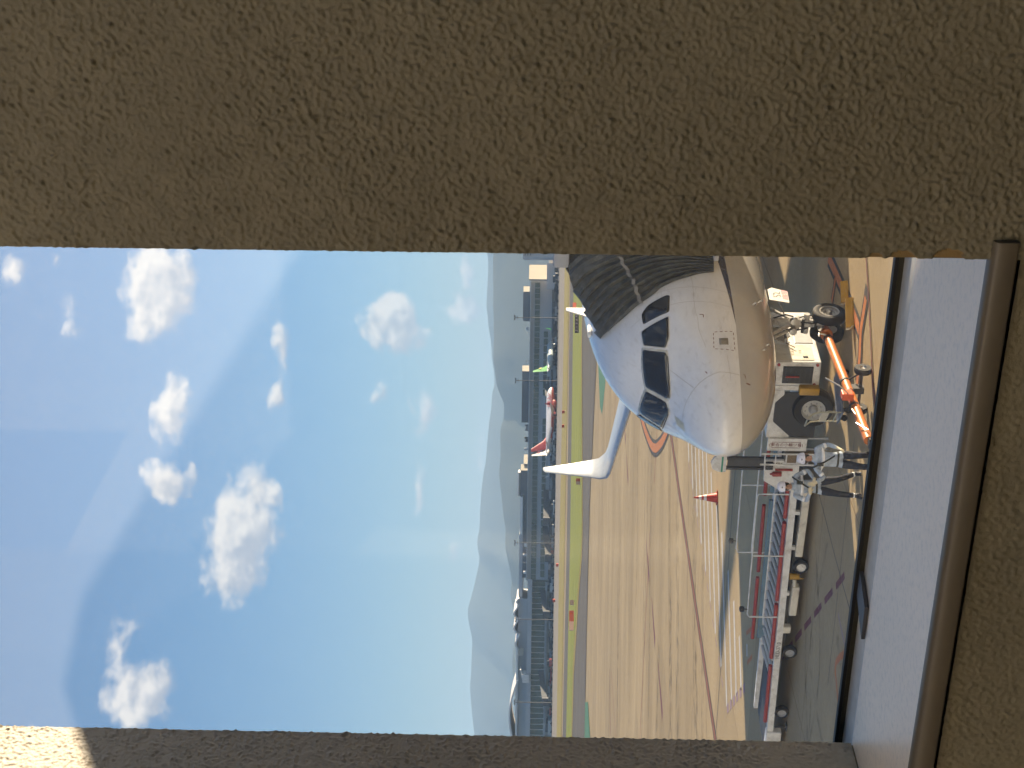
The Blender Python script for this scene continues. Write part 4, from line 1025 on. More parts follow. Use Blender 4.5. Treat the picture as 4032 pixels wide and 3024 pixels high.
# --- aircraft tractor: near face at x = 4.38, right end at y = .93
tr = bplace('tow_tractor', 4.38, .93, 0, 'white aircraft tractor with large dark wheel arch parked behind the nose gear', 'tractor')
XE = 2.1; YL = 1.90; Z0, Z1 = .36, 1.34
mb = MB()
mb.box2((0.02, 0.0, Z0), (XE, .58, Z1), bev=.03)                               # end housing with the grille
mb.box2((.02, .585, Z0 + .12), (XE, .70, Z1 - .02), bev=.01)
mb.prism([(.03, .71, 1.06), (.03, .71, Z1), (.03, YL, Z1), (.03, YL, .86), (.03, 1.80, .86), (.03, 1.50, 1.22), (.03, 1.0, 1.22), (.03, .82, 1.05)], (XE - .06, 0, 0))
mb.box2((.10, .75, .46), (XE, YL, .60))
mb.build('body', WHITE, tr)
mb = MB(); mb.prism([(.005, .74, .33), (.005, .74, 1.04), (.005, .82, 1.06), (.005, 1.02, 1.23), (.005, 1.48, 1.23), (.005, 1.84, .86), (.005, 1.88, .33)], (.024, 0, 0)); mb.build('wheel_arch', DARK, tr)
wheel(tr, (.06, 1.12, .43), .43, .30, 'X', mat('wheel_disc', (.52, .52, .50), .5, dirt=(.25, .23, .2), damt=.5, dscale=8), 32, -1, .62)
mb = MB()
for k in range(9):
    a = 2 * PI * k / 9; mb.lathe([(.0, -.012), (.017, -.012), (.017, .01)], (-.075, 1.12 + .17 * math.cos(a), .43 + .17 * math.sin(a)), 'X', 8)
mb.lathe([(.0, -.05), (.06, -.045), (.10, .0), (.10, .03)], (-.07, 1.12, .43), 'X', 16); mb.build('hub_nuts', GREYM, tr)
mb = MB(); mb.box2((-.012, .10, .52), (.03, .50, 1.14)); gr_ = mb.build('grille', DARK, tr)
for k in range(6):
    mb = MB(); mb.box((-.016, .30, .58 + k * .10), (.012, .38, .018)); mb.build('grille_slat', CHAR, gr_)
mb = MB(); mb.box2((-.05, .31, .80), (-.02, .34, 1.08)); mb.build('red_lever', RED, gr_)
mb = MB(); mb.box2((-.16, .53, .36), (.02, .71, .78), bev=.03); mb.build('fuel_can', YELLOW, tr, smooth=True)
for y, z in ((.06, 1.24), (.54, .46), (.055, .44)):
    mb = MB(); mb.lathe([(.0, -.03), (.03, -.028), (.036, .01)], (.02, y, z), 'X', 12); mb.build('lamp', RED, tr, smooth=True)
# sunlit end face (faces the nose gear): cab cut-out, door panel, stains
mb = MB(); mb.prism([(.9, -.008, 1.30), (1.72, -.008, 1.30), (1.62, -.008, 1.12), (1.45, -.008, .92), (1.05, -.008, .88), (.95, -.008, 1.02)], (0, .02, 0)); mb.build('cab_opening', DARK, tr)
mb = MB(); mb.box2((.10, -.012, .50), (.72, .01, 1.28), bev=.008); dp = mb.build('side_door', CREAM, tr)
mb = MB(); mb.box2((.20, -.03, .62), (.23, -.012, .72)); mb.build('handle', DARK, dp)
for k, s_ in enumerate(('電 源 車', '注 意')):
    text('door_lettering', s_, .085 - .02 * k, frame((.42, -.014, .92 - k * .16), (1, 0, 0), (0, 0, 1)), mat('faded_print', (.36, .32, .24), .7) if k == 0 else bpy.data.materials['faded_print'], dp, ext=.001)
mb = MB(); mb.box2((.78, -.012, .44), (1.9, .008, .82), bev=.008); mb.build('lower_panel', GREYM, tr)
mb = MB(); mb.tube([(.92, -.05, .95), (.70, -.05, 1.02), (.52, -.06, .86)], .012, 6); mb.build('hose', BROWNB, tr)
# stowage panel at the far left end with its notice, on a frame
sp_ = bplace('notice_panel', 4.36, 3.25, 0, 'white notice panel with red framed lettering left of the tractor wheel', 'sign panel')
mb = MB(); mb.box2((0, -.42, .46), (.05, -.10, 1.30), bev=.006); mb.build('panel', WHITE, sp_)
mb = MB()
for y in (-.40, -.12): mb.box2((.05, y - .02, 0), (.09, y + .02, 1.3))
mb.build('posts', GREYM, sp_)
text('notice', '(東合の小輪ツ番)', .095, frame((-.004, -.26, .90), (0, 0, -1), (0, -1, 0)), TXTR, sp_, ext=.001)
mb = MB()
for a, b in (((-.005, -.335, .60), (0, -.328, 1.20)), ((-.005, -.190, .60), (0, -.183, 1.20)), ((-.005, -.335, .595), (0, -.183, .603)), ((-.005, -.335, 1.197), (0, -.183, 1.205))): mb.box2(a, b)
mb.build('notice_border', TXTR, sp_)
cb = bplace('carton', 4.62, 3.42, 0, 'brown carton behind the white ladder', 'carton')
mb = MB(); mb.box2((-.15, -.12, .62), (.15, .12, .86)); mb.box2((-.1, -.1, 0), (.1, .1, .62)); mb.build('box', BROWNB, cb)

# --- ladder stand
ld = bplace('ladder', 4.30, 3.32, 0, 'white tubular ladder with cross rungs beside the loader', 'ladder')
for y in (-.13, .15):
    mb = MB(); mb.tube([(0, y, 0), (0, y, 1.42)], .02, 8); mb.build('rail', WHITE, ld)
for k in range(6):
    mb = MB(); mb.tube([(0, -.13, .18 + k * .23), (0, .15, .18 + k * .23)], .014, 8); mb.build('rung', WHITE, ld)

# --- cargo loader, near face x = 4.70, running to starboard
lo_ = bplace('cargo_loader', 4.70, 4.45, 0, 'long white cargo loader with red rollers, blue beams and white handrails', 'cargo loader')
YE = 8.7
LW = 2.15
def beamz(y): return .55 - .020 * y
for x in (0, LW):
    mb = MB(); mb.ring_loft([[(x - .06, y, beamz(y) - .075), (x + .06, y, beamz(y) - .075), (x + .06, y, beamz(y) + .075), (x - .06, y, beamz(y) + .075)] for y in (-.05, YE)]); mb.build('main_beam', WHITE, lo_)
mb = MB(); mb.box2((-.05, -.15, .17), (.07, 1.85, .34), bev=.02); mb.build('lower_beam', CREAM, lo_)
mb = MB(); mb.box2((.1, -.1, .30), (LW - .1, YE, .36)); mb.build('chassis', DARK, lo_)
for y in (2.13, 4.75, 6.72):
    wheel(lo_, (-.02, y, .175), .175, .13, 'X', WHITE if y < 3 else GREYM, 24, -1, .66)
    wheel(lo_, (LW, y, .175), .175, .13, 'X', GREYM, 24, 1, .62)
mb = MB(); mb.lathe([(.0, -.1), (.075, -.1), (.075, .12), (.0, .12)], (-.04, 2.42, .29), 'Z', 14); mb.tube([(-.1, 2.42, .29), (-.12, 2.42, .1)], .018); mb.build('hydraulic_pump', YELLOW, lo_)
mb = MB(); mb.box2((-.05, 2.75, .13), (.14, 3.62, .31), bev=.03); mb.tube([(.02, 2.55, .27), (.02, 2.78, .25)], .05, 12); mb.build('tank', CREAM, lo_)
for y in (.55, 1.55, 2.9, 4.05):
    mb = MB(); mb.box2((-.055, y, .36), (.02, y + .09, .47)); mb.build('bracket', WHITE, lo_)
mb = MB(); mb.box2((-.06, 3.95, .22), (.08, 4.15, .42), bev=.02); mb.build('step', CREAM, lo_)
# roller bumpers: near row on the beam, far row on the blue side beam
for a, b in ((-.06, .78), (.92, 3.2), (3.32, 5.0), (5.25, 7.1)):
    mb = MB(); mb.tube([(.03, a, beamz(a) + .13), (.03, b, beamz(b) + .13)], .048, 12); mb.build('red_roller', RED, lo_, smooth=True)
for a, b in ((-.1, 1.75), (2.05, 4.1), (4.3, 6.3)):
    mb = MB(); mb.tube([(LW, a, beamz(a) + .27), (LW, b, beamz(b) + .27)], .048, 12); mb.build('red_roller', RED, lo_, smooth=True)
for a, b in ((-.1, 1.6), (1.85, 6.2)):
    mb = MB(); mb.ring_loft([[(LW - .10, y, beamz(y) + .0), (LW - .02, y, beamz(y) + .0), (LW - .02, y, beamz(y) + .16), (LW - .10, y, beamz(y) + .16)] for y in (a, b)]); mb.build('blue_beam', BLUE, lo_)
mb = MB(); mb.ring_loft([[(LW - .30, y, beamz(y) + .02), (LW - .24, y, beamz(y) + .02), (LW - .24, y, beamz(y) + .10), (LW - .30, y, beamz(y) + .10)] for y in (-.05, 5.6)]); mb.build('guide_rail', WHITE, lo_)
# roller deck: cross rollers in a frame, the lattice seen between the beams
mb = MB(); mb.ring_loft([[(.12, y, beamz(y) + .0), (LW - .35, y, beamz(y) + .0), (LW - .35, y, beamz(y) + .02), (.12, y, beamz(y) + .02)] for y in (0, 6.4)]); dk = mb.build('deck', mat('deck_black', (.02, .02, .022), .9, spec=.1), lo_)
ROLL_M = mat('roller_steel', (.70, .64, .55), .8, spec=.2)
base_me = None
for k in range(20):
    y = .08 + k * .30
    if base_me is None:
        mb = MB(); mb.tube([(.16, 0, 0), (LW - .40, .42, 0)], .045, 8); r0 = mb.build('deck_roller', ROLL_M, lo_, smooth=True); base_me = r0.data
    else:
        r0 = bpy.data.objects.new('deck_roller', base_me); COL.objects.link(r0); r0.parent = lo_
    r0.location = (0, y, beamz(y) + .055)
# handrails with lamps
def rail(pts, r=.018): mb = MB(); mb.tube(pts, r, 8); return mb.build('handrail', WHITE, lo_, smooth=True)
rail([(-.02, .10, beamz(0) + .08), (-.02, .10, 1.30), (-.02, .16, 1.34), (-.02, 3.60, 1.27), (-.02, 3.68, 1.22), (-.02, 3.68, beamz(3.7))])
rail([(-.02, .10, .95), (-.02, 3.68, .90)]); rail([(-.02, 1.85, beamz(1.8)), (-.02, 1.85, 1.31)])
rail([(LW + .05, -.7, beamz(0)), (LW + .05, -.7, 1.36), (LW + .05, -.6, 1.40), (LW + .05, 3.42, 1.33), (LW + .05, 3.55, 1.28), (LW + .05, 3.55, beamz(3.5))])
rail([(LW + .05, 1.5, beamz(1.5)), (LW + .05, 1.5, 1.37)]); rail([(LW + .05, -.7, 1.0), (LW + .05, 3.55, .95)])
for c in ((LW + .05, 3.2, 1.44), (-.02, 3.45, 1.38)):
    mb = MB(); mb.lathe([(.0, -.02), (.06, -.02), (.07, .02), (.065, .08), (.0, .10)], c, 'Z', 14); mb.tube([(c[0], c[1], c[2] - .12), c], .015); mb.build('work_lamp', DARK, lo_, smooth=True)
# head end: white panel with hazard plate, extinguisher, dark lift mast with guard
mb = MB(); mb.prism([(-.04, -.83, .50), (-.04, -.83, 1.27), (-.04, -.28, 1.24), (-.04, -.02, .86), (-.04, -.02, .50)], (.07, 0, 0)); mb.build('head_panel', WHITE, lo_)
mb = MB(); mb.box2((-.046, -.78, .86), (-.04, -.70, 1.14)); hzp = mb.build('hazard_plate', CREAM, lo_)
for k in range(5):
    mb = MB(); z = .88 + k * .052; mb.prism([(-.049, -.775, z), (-.049, -.705, z + .03), (-.049, -.705, z + .056), (-.049, -.775, z + .026)], (.002, 0, 0)); mb.build('hazard_stripe', TXT, hzp)
mb = MB(); mb.box2((-.10, -.80, 1.08), (-.04, -.62, 1.24)); mb.build('junction_box', DARK, lo_)
mb = MB(); mb.lathe([(.0, -.12), (.05, -.12), (.055, .06), (.02, .1), (.02, .13)], (-.09, -.50, 1.0), 'Z', 14); mb.build('extinguisher', RED, lo_, smooth=True)
mb = MB(); mb.box2((-.08, -.62, .64), (-.03, -.58, 1.02)); mb.build('red_bar', RED, lo_)
for y in (-.79, -.53):
    mb = MB(); mb.box2((.05, y - .03, .4), (.12, y + .03, 2.08)); mb.build('lift_mast', DARK, lo_)
mb = MB(); mb.box2((.08, -.75, .5), (.10, -.57, 2.05)); mb.build('mast_web', CHAR, lo_)
mb = MB(); mb.prism([(.03, -.88, 2.08), (.03, -.45, 2.08), (.03, -.46, 2.26), (.03, -.53, 2.38), (.03, -.68, 2.42), (.03, -.82, 2.36), (.03, -.88, 2.25)], (.06, 0, 0)); gp = mb.build('guard_plate', WHITE, lo_)
mb = MB(); mb.box2((.024, -.88, 2.15), (.03, -.45, 2.19)); mb.build('green_band', mat('green_band', (.05, .28, .18), .5), gp)
text('fleet_number', 'HLD-3710', .135, frame((-.064, 4.68, beamz(4.68)), (0, -1, -0.0), (0, 0, 1)), TXT, lo_, ext=.001, sx=.9)
mb = MB(); mb.box2((-.12, 7.35, .12), (.1, 8.7, .50), bev=.03); mb.build('end_box', WHITE, lo_)
text('operator_mark', 'ANA', .24, frame((-.125, 7.95, .31), (0, -1, 0), (0, 0, 1)), NAVY, lo_, shear=.25, ext=.001)
mb = MB(); mb.tube([(-.05, 7.2, .30), (-.05, 7.2, .05)], .025); mb.box2((-.12, 7.1, 0), (.05, 7.3, .03)); mb.build('stabiliser', DARK, lo_)

# ------------------------------------------------------------------ tow bar (world coordinates, from the nose gear to the front)
HB = Vector((1.16, 32.35, .42)); EB = Vector((-.93, 28.05, .40))
bd = (EB - HB).normalized(); bl = (EB - HB).length
tb = empty('tow_bar', (HB.x, HB.y, 0), math.atan2(bd.y, bd.x), 'orange tow bar on small wheels running forward from the nose wheel', 'tow bar')
mb = MB(); mb.tube([(.05, 0, .42), (bl, 0, .40)], .088, 20); mb.build('tube', ORANGE, tb, smooth=True)
mb = MB()
for x in (.30, 2.35, 2.85, 3.42): mb.lathe([(.09, -.03), (.10, -.03), (.10, .03), (.09, .03)], (x, 0, .42), 'X', 20)
mb.build('clamp_bands', DARK, tb)
mb = MB(); mb.lathe([(.05, -.1), (.12, -.08), (.13, .04), (.09, .08)], (.04, 0, .42), 'X', 18); mb.tube([(-.02, .12, .42), (-.02, -.12, .42)], .035); mb.box((-.1, .09, .40), (.26, .04, .07)); mb.box((-.1, -.09, .40), (.26, .04, .07)); mb.build('head', ORANGE, tb, smooth=True)
mb = MB(); mb.tube([(.36, .13, .50), (.36, .16, .64), (.50, .16, .66)], .018); mb.build('release_lever', CHROME, tb)
mb = MB(); mb.lathe([(.04, -.03), (.1, -.02), (.1, .02), (.04, .03)], (bl + .1, 0, .40), 'Z', 20); mb.build('towing_eye', DARK, tb, smooth=True)
mb = MB(); mb.box2((2.55, -.06, .12), (2.75, .06, .40)); mb.tube([(2.66, -.42, .18), (2.66, .42, .18)], .03); mb.tube([(2.25, 0, .34), (2.66, -.36, .2)], .018); mb.tube([(2.25, 0, .34), (2.66, .36, .2)], .018); mb.build('axle', DARK, tb)
for s_ in (-1, 1):
    e = wheel(tb, (2.66, .42 * s_, .17), .17, .11, 'Y', CHROME, 24, s_, .42)
mb = MB(); mb.box2((3.15, .10, .44), (3.38, .24, .66), bev=.02); mb.build('jack_pump', mat('orange_red', (.60, .10, .03), .45), tb)
mb = MB(); mb.tube([(3.34, .24, .55), (3.36, .40, .72), (3.05, .42, .95)], .014); mb.build('jack_handle', CHROME, tb)
for x in (1.0, 1.9):
    text('bar_lettering', 'TOW BAR', .09, frame((x, -.084, .452), (-1, 0, 0), (0, -.35, .94)), mat('dark_orange_print', (.20, .05, .01), .6) if x < 1.5 else bpy.data.materials['dark_orange_print'], tb, ext=.001) if False else None
mb = MB(); mb.tube([(bl - .5, .10, .55), (bl - .15, .14, .40)], .012); mb.tube([(bl - 1.1, .08, .52), (bl - .85, .10, .5)], .012); mb.build('safety_pins', CHROME, tb)

# ------------------------------------------------------------------ platform hand truck
ht = empty('hand_truck', (-.13, 32.05, 0), math.atan2(-.41, -.93), 'flat blue hand truck with folded tube handle standing behind the tow bar', 'hand truck')
DKB = mat('deck_blue', (.13, .16, .22), .45, dirt=(.3, .3, .32), damt=.5, dscale=10)
mb = MB(); mb.box2((-.52, -.30, .17), (.52, .30, .22), bev=.015); mb.build('deck', DKB, ht)
for x in (-.42, .42):
    for y in (-.22, .22):
        mb = MB(); mb.lathe([(.02, -.02), (.065, -.02), (.065, .02), (.02, .02)], (x, y, .065), 'Y', 16); mb.box2((x - .03, y - .035, .06), (x + .03, y - .025, .17)); mb.box2((x - .03, y + .025, .06), (x + .03, y + .035, .17)); mb.build('castor', BLACK, ht)
HDL = mat('handle_tube', (.46, .44, .33), .4, .3)
mb = MB(); mb.tube([(.49, -.24, .22), (.49, -.24, .62), (.52, -.23, .78), (.62, -.20, .90), (.62, .20, .90), (.52, .23, .78), (.49, .24, .62), (.49, .24, .22)], .016, 8); mb.tube([(.49, -.24, .30), (.49, .24, .30)], .014, 8); mb.build('handle', HDL, ht, smooth=True)
mb = MB(); mb.box2((.475, -.23, .46), (.505, .23, .60)); mb.build('handle_plate', mat('plate_cream', (.56, .52, .42), .6), ht)
mb = MB(); mb.tube([(.50, .24, .40), (.52, .36, .38), (.52, .38, .50), (.50, .26, .56)], .008, 6); mb.build('hook', HDL, ht)

# ------------------------------------------------------------------ wheel chocks
def chock(x, y, rz, L_, label):
    c = empty('wheel_chock', (x, y, 0), rz, label, 'wheel chock', 'yellow chocks at the nose wheel')
    mb = MB(); mb.ring_loft([[(s * L_ / 2, .085, 0), (s * L_ / 2, -.085, 0), (s * L_ / 2, -.085, .06), (s * L_ / 2, -.03, .15), (s * L_ / 2, .03, .15), (s * L_ / 2, .085, .06)] for s in (-1, 1)]); mb.build('block', YELLOW, c)
    mb = MB(); mb.tube([(L_ / 2, 0, .11), (L_ / 2 + .05, .03, .16), (L_ / 2 + .05, .08, .1), (L_ / 2 - .02, .09, .03)], .012, 6); mb.build('rope', mat('rope', (.5, .45, .36), .9), c)
    return c
chock(1.56, 31.66, .20 + PI, .62, 'yellow wheel chock in front of the near nose tyre')
chock(2.02, 32.25, .25 + PI, .46, 'yellow wheel chock behind the near nose tyre, mostly hidden')

# ------------------------------------------------------------------ traffic cone on the apron
tcn = empty('traffic_cone', (-4.0, 55.67, 0), .3, 'red and white traffic cone alone on the open apron', 'traffic cone')
CONER = mat('cone_red', (.50, .045, .03), .5); CONEW = mat('cone_white', (.72, .70, .68), .5)
mb = MB(); mb.box((0, 0, .02), (.46, .46, .04), bev=.015); mb.build('base', mat('cone_base', (.45, .07, .03), .6), tcn)
prof = lambda z: .185 - .165 * (z - .04) / .82
for n_, z0, z1, m_ in (('cone_body', .04, .40, CONER), ('white_band', .40, .50, CONEW), ('cone_body', .50, .58, CONER), ('white_band', .58, .68, CONEW), ('cone_tip', .68, .86, CONER)):
    mb = MB(); mb.lathe([(prof(z0), z0), (prof(z1), z1)], (0, 0, 0), 'Z', 24); mb.build(n_, m_, tcn, smooth=True)


# ------------------------------------------------------------------ two ground crew
SKIN = mat('skin', (.42, .24, .16), .5, var=.08)
SHIRT = mat('work_shirt_blue', (.36, .43, .53), .85, var=.25, vscale=11, bump=.8, bscale=14)
TROU = mat('navy_trousers', (.012, .016, .028), .85, var=.3, vscale=11, bump=.8, bscale=14)
HELM = mat('white_helmet', (.70, .70, .78), .35)
GLOV = mat('cotton_glove', (.62, .57, .42), .9)
BOOT = mat('black_boot', (.02, .02, .024), .6)
HAIRM = mat('black_hair', (.012, .011, .010), .7)
REFL = mat('reflective_tape', (.85, .87, .90), .45)
STRAP = mat('dark_strap', (.02, .024, .022), .7)
VEST = mat('vest_edge', (.10, .16, .17), .8)


def skinned(name, J, edges, root, mats, mat_of, parent, sub=2):
    """continuous surface grown over a joint skeleton; J: name -> (pos, rx, ry)"""
    keys = list(J); idx = {k: i for i, k in enumerate(keys)}
    me = bpy.data.meshes.new(name); me.from_pydata([J[k][0] for k in keys], [(idx[a], idx[b]) for a, b in edges], []); me.update()
    ob = bpy.data.objects.new(name, me); COL.objects.link(ob)
    sk = ob.modifiers.new('skin', 'SKIN'); sk.use_smooth_shade = True; sk.branch_smoothing = .6
    if not me.skin_vertices: me.skin_vertices.new()
    for k in keys:
        v = me.skin_vertices[0].data[idx[k]]; v.radius = (J[k][1], J[k][2]); v.use_root = (k == root)
    ss = ob.modifiers.new('sub', 'SUBSURF'); ss.levels = sub; ss.render_levels = sub
    out = bpy.data.meshes.new_from_object(ob.evaluated_get(bpy.context.evaluated_depsgraph_get()))
    bpy.data.objects.remove(ob); bpy.data.meshes.remove(me)
    out.name = name
    o = link(name, out, mats, parent, smooth=True)
    for p in out.polygons: p.material_index = mat_of(p.center)
    return o


def person(loc, face, pose, label, size=1.0):
    """pose: joint positions in metres, x = the person's right-hand side as seen from the front is -x, y = forward is -y, z up"""
    e = empty('person', loc, face, label, 'person', 'ground crew by the tow bar', scale=size)
    p = {k: Vector(v) for k, v in pose.items()}
    J = {'pelvis': (p['pelvis'], .155, .115), 'waist': (p['pelvis'].lerp(p['chest'], .38), .15, .11), 'chest': (p['chest'], .175, .125), 'collar': (p['neck'] - Vector((0, 0, .05)), .105, .085), 'neck': (p['neck'] + Vector((0, 0, .03)), .055, .058),
         'jaw': (p['head'] - Vector((0, .012, .055)), .062, .075), 'head': (p['head'] + Vector((0, .004, .03)), .078, .094), 'crown': (p['head'] + Vector((0, .008, .10)), .062, .074)}
    E = [('pelvis', 'waist'), ('waist', 'chest'), ('chest', 'collar'), ('collar', 'neck'), ('neck', 'jaw'), ('jaw', 'head'), ('head', 'crown')]
    for s in 'LR':
        J['sh' + s] = (p['sh' + s], .072, .072); J['ub' + s] = (p['sh' + s].lerp(p['el' + s], .5), .06, .06); J['el' + s] = (p['el' + s], .050, .050); J['fo' + s] = (p['el' + s].lerp(p['wr' + s], .4), .049, .049); J['wr' + s] = (p['wr' + s], .034, .034)
        J['hip' + s] = (p['hip' + s], .105, .11); J['th' + s] = (p['hip' + s].lerp(p['kn' + s], .5), .088, .09); J['kn' + s] = (p['kn' + s], .066, .068); J['ca' + s] = (p['kn' + s].lerp(p['an' + s], .35), .064, .066); J['an' + s] = (p['an' + s], .052, .054)
        E += [('chest', 'sh' + s), ('sh' + s, 'ub' + s), ('ub' + s, 'el' + s), ('el' + s, 'fo' + s), ('fo' + s, 'wr' + s), ('pelvis', 'hip' + s), ('hip' + s, 'th' + s), ('th' + s, 'kn' + s), ('kn' + s, 'ca' + s), ('ca' + s, 'an' + s)]
    belt = p['pelvis'].z - .09
    def mo(c):
        if c.z > p['neck'].z + .015: return 2
        if c.z < belt:
            for s in 'LR':
                if (Vector(c) - p['wr' + s]).length < .17 or (Vector(c) - p['el' + s]).length < .13: return 0
            return 1
        return 0
    body = skinned('body', J, E, 'pelvis', [SHIRT, TROU, SKIN], mo, e)
    h = p['head']
    # face: nose, eyes, ears, mouth; hair below the helmet
    mb = MB(); mb.tube([h + Vector((0, -.088, .035)), h + Vector((0, -.112, -.005)), h + Vector((0, -.092, -.018))], [.010, .016, .008], 8); mb.build('nose', SKIN, e, smooth=True)
    for sx in (-1, 1):
        mb = MB(); mb.lathe([(0, -.006), (.011, -.004), (.013, 0)], h + Vector((.032 * sx, -.083, .028)), 'Y', 10); mb.build('eye', HAIRM, e, smooth=True)
        mb = MB(); mb.box(h + Vector((.085 * sx, .012, .01)), (.018, .04, .06), bev=.008); mb.build('ear', SKIN, e, smooth=True)
    mb = MB(); mb.box(h + Vector((0, -.083, -.055)), (.045, .012, .010), bev=.004); mb.build('mouth', mat('lips', (.30, .12, .09), .6) if 'lips' not in bpy.data.materials else bpy.data.materials['lips'], e)
    mb = MB(); mb.lathe([(.075, -.045), (.092, .0), (.096, .05)], h + Vector((0, .022, .0)), 'Z', 20); mb.build('hair', HAIRM, e, smooth=True)
    # helmet with peak
    mb = MB(); mb.lathe([(.112, .050), (.120, .058), (.119, .085), (.110, .13), (.088, .168), (.05, .192), (.0, .198)], h + Vector((0, .010, 0)), 'Z', 26); hl = mb.build('helmet', HELM, e, smooth=True)
    mb = MB(); mb.prism([h + Vector((x, y, .056)) for x, y in ((-.095, -.075), (-.06, -.145), (0, -.160), (.06, -.145), (.095, -.075))], (0, 0, .012)); mb.build('peak', HELM, hl)
    mb = MB(); mb.box(h + Vector((0, -.108, .115)), (.035, .012, .022)); mb.build('badge', NAVY, hl)
    # collar, tape across chest and sleeves, lanyard strap, belt
    bvh = BVHTree.FromPolygons([v.co.copy() for v in body.data.vertices], [tuple(q.vertices) for q in body.data.polygons])
    def band(name, c, ax, rmax, w, m, off=.006, n=28, a0=0, a1=2 * PI, tilt=0.0):
        ax = Vector(ax).normalized(); u = ax.orthogonal().normalized(); v = ax.cross(u)
        A, B = [], []
        for k in range(n + 1):
            a = a0 + (a1 - a0) * k / n; d = u * math.cos(a) + v * math.sin(a)
            for lst, s in ((A, -w / 2), (B, w / 2)):
                o = Vector(c) + ax * (s + tilt * d.x); hit = bvh.ray_cast(o + d * rmax, -d, rmax)
                lst.append((hit[0] + d * off) if hit[0] is not None else o + d * .1)
        k = n + 1; mb = MB(); mb.add(A + B, [(i, i + 1, k + i + 1, k + i) for i in range(n)])
        ob = mb.build(name, m, e, smooth=True, fix=True); sd = ob.modifiers.new('thick', 'SOLIDIFY'); sd.thickness = .004; return ob
    ch = p['chest']
    band('chest_tape', ch + Vector((0, 0, -.03)), p['neck'] - p['pelvis'], .30, .06, REFL)
    band('belt', p['pelvis'] + Vector((0, 0, .02)), p['chest'] - p['pelvis'], .28, .04, STRAP)
    for s in 'LR':
        dv_ = (p['wr' + s] - p['el' + s]); du_ = (p['el' + s] - p['sh' + s])
        band('sleeve_tape', p['sh' + s].lerp(p['el' + s], .72), du_, .10, .055, REFL)
        band('ankle_tape', p['an' + s].lerp(p['kn' + s], .12), p['kn' + s] - p['an' + s], .11, .06, REFL)
    mb = MB(); st = []
    for k in range(13):
        t = k / 12; o = (p['sh' + pose_side] + Vector((0, 0, .06))).lerp(p['hip' + ('L' if pose_side == 'R' else 'R')] + Vector((0, 0, .12)), t)
        d = Vector((0, -1, 0)); hit = bvh.ray_cast(o + d * .5, -d, .6); st.append((hit[0] if hit[0] is not None else o) + d * .008)
    mb.ring_loft([[q + Vector((-.02, 0, 0)), q + Vector((.02, 0, 0)), q + Vector((.02, -.006, 0)), q + Vector((-.02, -.006, 0))] for q in st]); mb.build('shoulder_strap', STRAP, e)
    mb = MB(); mb.box(ch + Vector((-.10 if pose_side == 'R' else .10, -.155, .03)), (.07, .04, .13), bev=.01); mb.build('radio', STRAP, e)
    # boots
    for s in 'LR':
        a = p['an' + s]; f = p['toe' + s] - a; f.z = 0; f.normalize(); g = Vector((-f.y, f.x, 0)); z0 = a.z - .085
        rings = []
        for dx, w, hh in ((-.075, .036, .10), (-.04, .044, .14), (.03, .046, .13), (.10, .046, .085), (.165, .040, .06), (.195, .022, .03)):
            c = a + f * dx; rings.append([Vector((c.x, c.y, z0)) + g * (w * sx) + Vector((0, 0, hz_)) for sx, hz_ in ((-1, 0), (1, 0), (1, hh * .6), (.6, hh), (-.6, hh), (-1, hh * .6))])
        mb = MB(); mb.ring_loft(rings); mb.build('boot', BOOT, e, smooth=True)
    # gloved hands: palm and five fingers each
    for s in 'LR':
        w = p['wr' + s]; d = Vector(pose['hand' + s]).normalized(); side = Vector(pose['palm' + s]); side = (side - d * side.dot(d)).normalized(); nrm = d.cross(side)
        c = .35
        JJ = {'w': (w - d * .02, .034, .034), 'p1': (w + d * .045, .040, .022), 'p2': (w + d * .085, .042, .020)}; EE = [('w', 'p1'), ('p1', 'p2')]
        mbh = MB()
        mbh.ring_loft([[w + d * a_ + side * (b_ * math.cos(2 * PI * k / 12)) + nrm * (t_ * math.sin(2 * PI * k / 12)) for k in range(12)] for a_, b_, t_ in ((-.03, .033, .030), (.02, .036, .024), (.06, .043, .019), (.095, .042, .016))])
        for fi, (o_s, ln) in enumerate(((-.031, .066), (-.011, .078), (.011, .074), (.030, .058))):
            b0 = w + d * .090 + side * o_s
            b1 = b0 + (d * math.cos(c * .6) + nrm * math.sin(c * .6)) * ln * .45
            b2 = b1 + (d * math.cos(c * 2) + nrm * math.sin(c * 2)) * ln * .33
            b3 = b2 + (d * math.cos(c * 3) + nrm * math.sin(c * 3)) * ln * .25
            mbh.tube([b0 - d * .012, b0, b1, b2, b3], [.0105, .0105, .010, .009, .006], 8)
        t0 = w + d * .03 - side * .034; mbh.tube([t0, t0 - side * .025 + d * .03 + nrm * .01, t0 - side * .028 + d * .062 + nrm * .02], [.013, .0115, .008], 8)
        mbh.build('glove', GLOV, e, smooth=True)
    return e


pose_side = 'R'
# near man: walking towards the camera's left, right forearm raised, seen from the front
pose_a = dict(pelvis=(0, 0, .94), chest=(.02, -.03, 1.29), neck=(.02, -.03, 1.46), head=(.015, -.06, 1.575),
              shL=(.20, -.02, 1.40), elL=(.30, .02, 1.14), wrL=(.26, -.16, .98), handL=(-.2, -.6, -.6), palmL=(0, -.6, .6),
              shR=(-.17, -.04, 1.40), elR=(-.36, -.12, 1.22), wrR=(-.44, -.26, 1.42), handR=(-.2, -.3, 1), palmR=(1, 0, 0),
              hipL=(.09, 0, .90), knL=(.11, -.14, .50), anL=(.12, .05, .10), toeL=(.13, -.2, .05), hipR=(-.09, 0, .90), knR=(-.11, -.18, .50), anR=(-.12, -.22, .10), toeR=(-.12, -.5, .05))
person((-1.30, 28.55, 0), -.15, pose_a, 'white helmeted worker in blue shirt raising a gloved hand, nearer the tow bar end', .915)
pose_side = 'L'
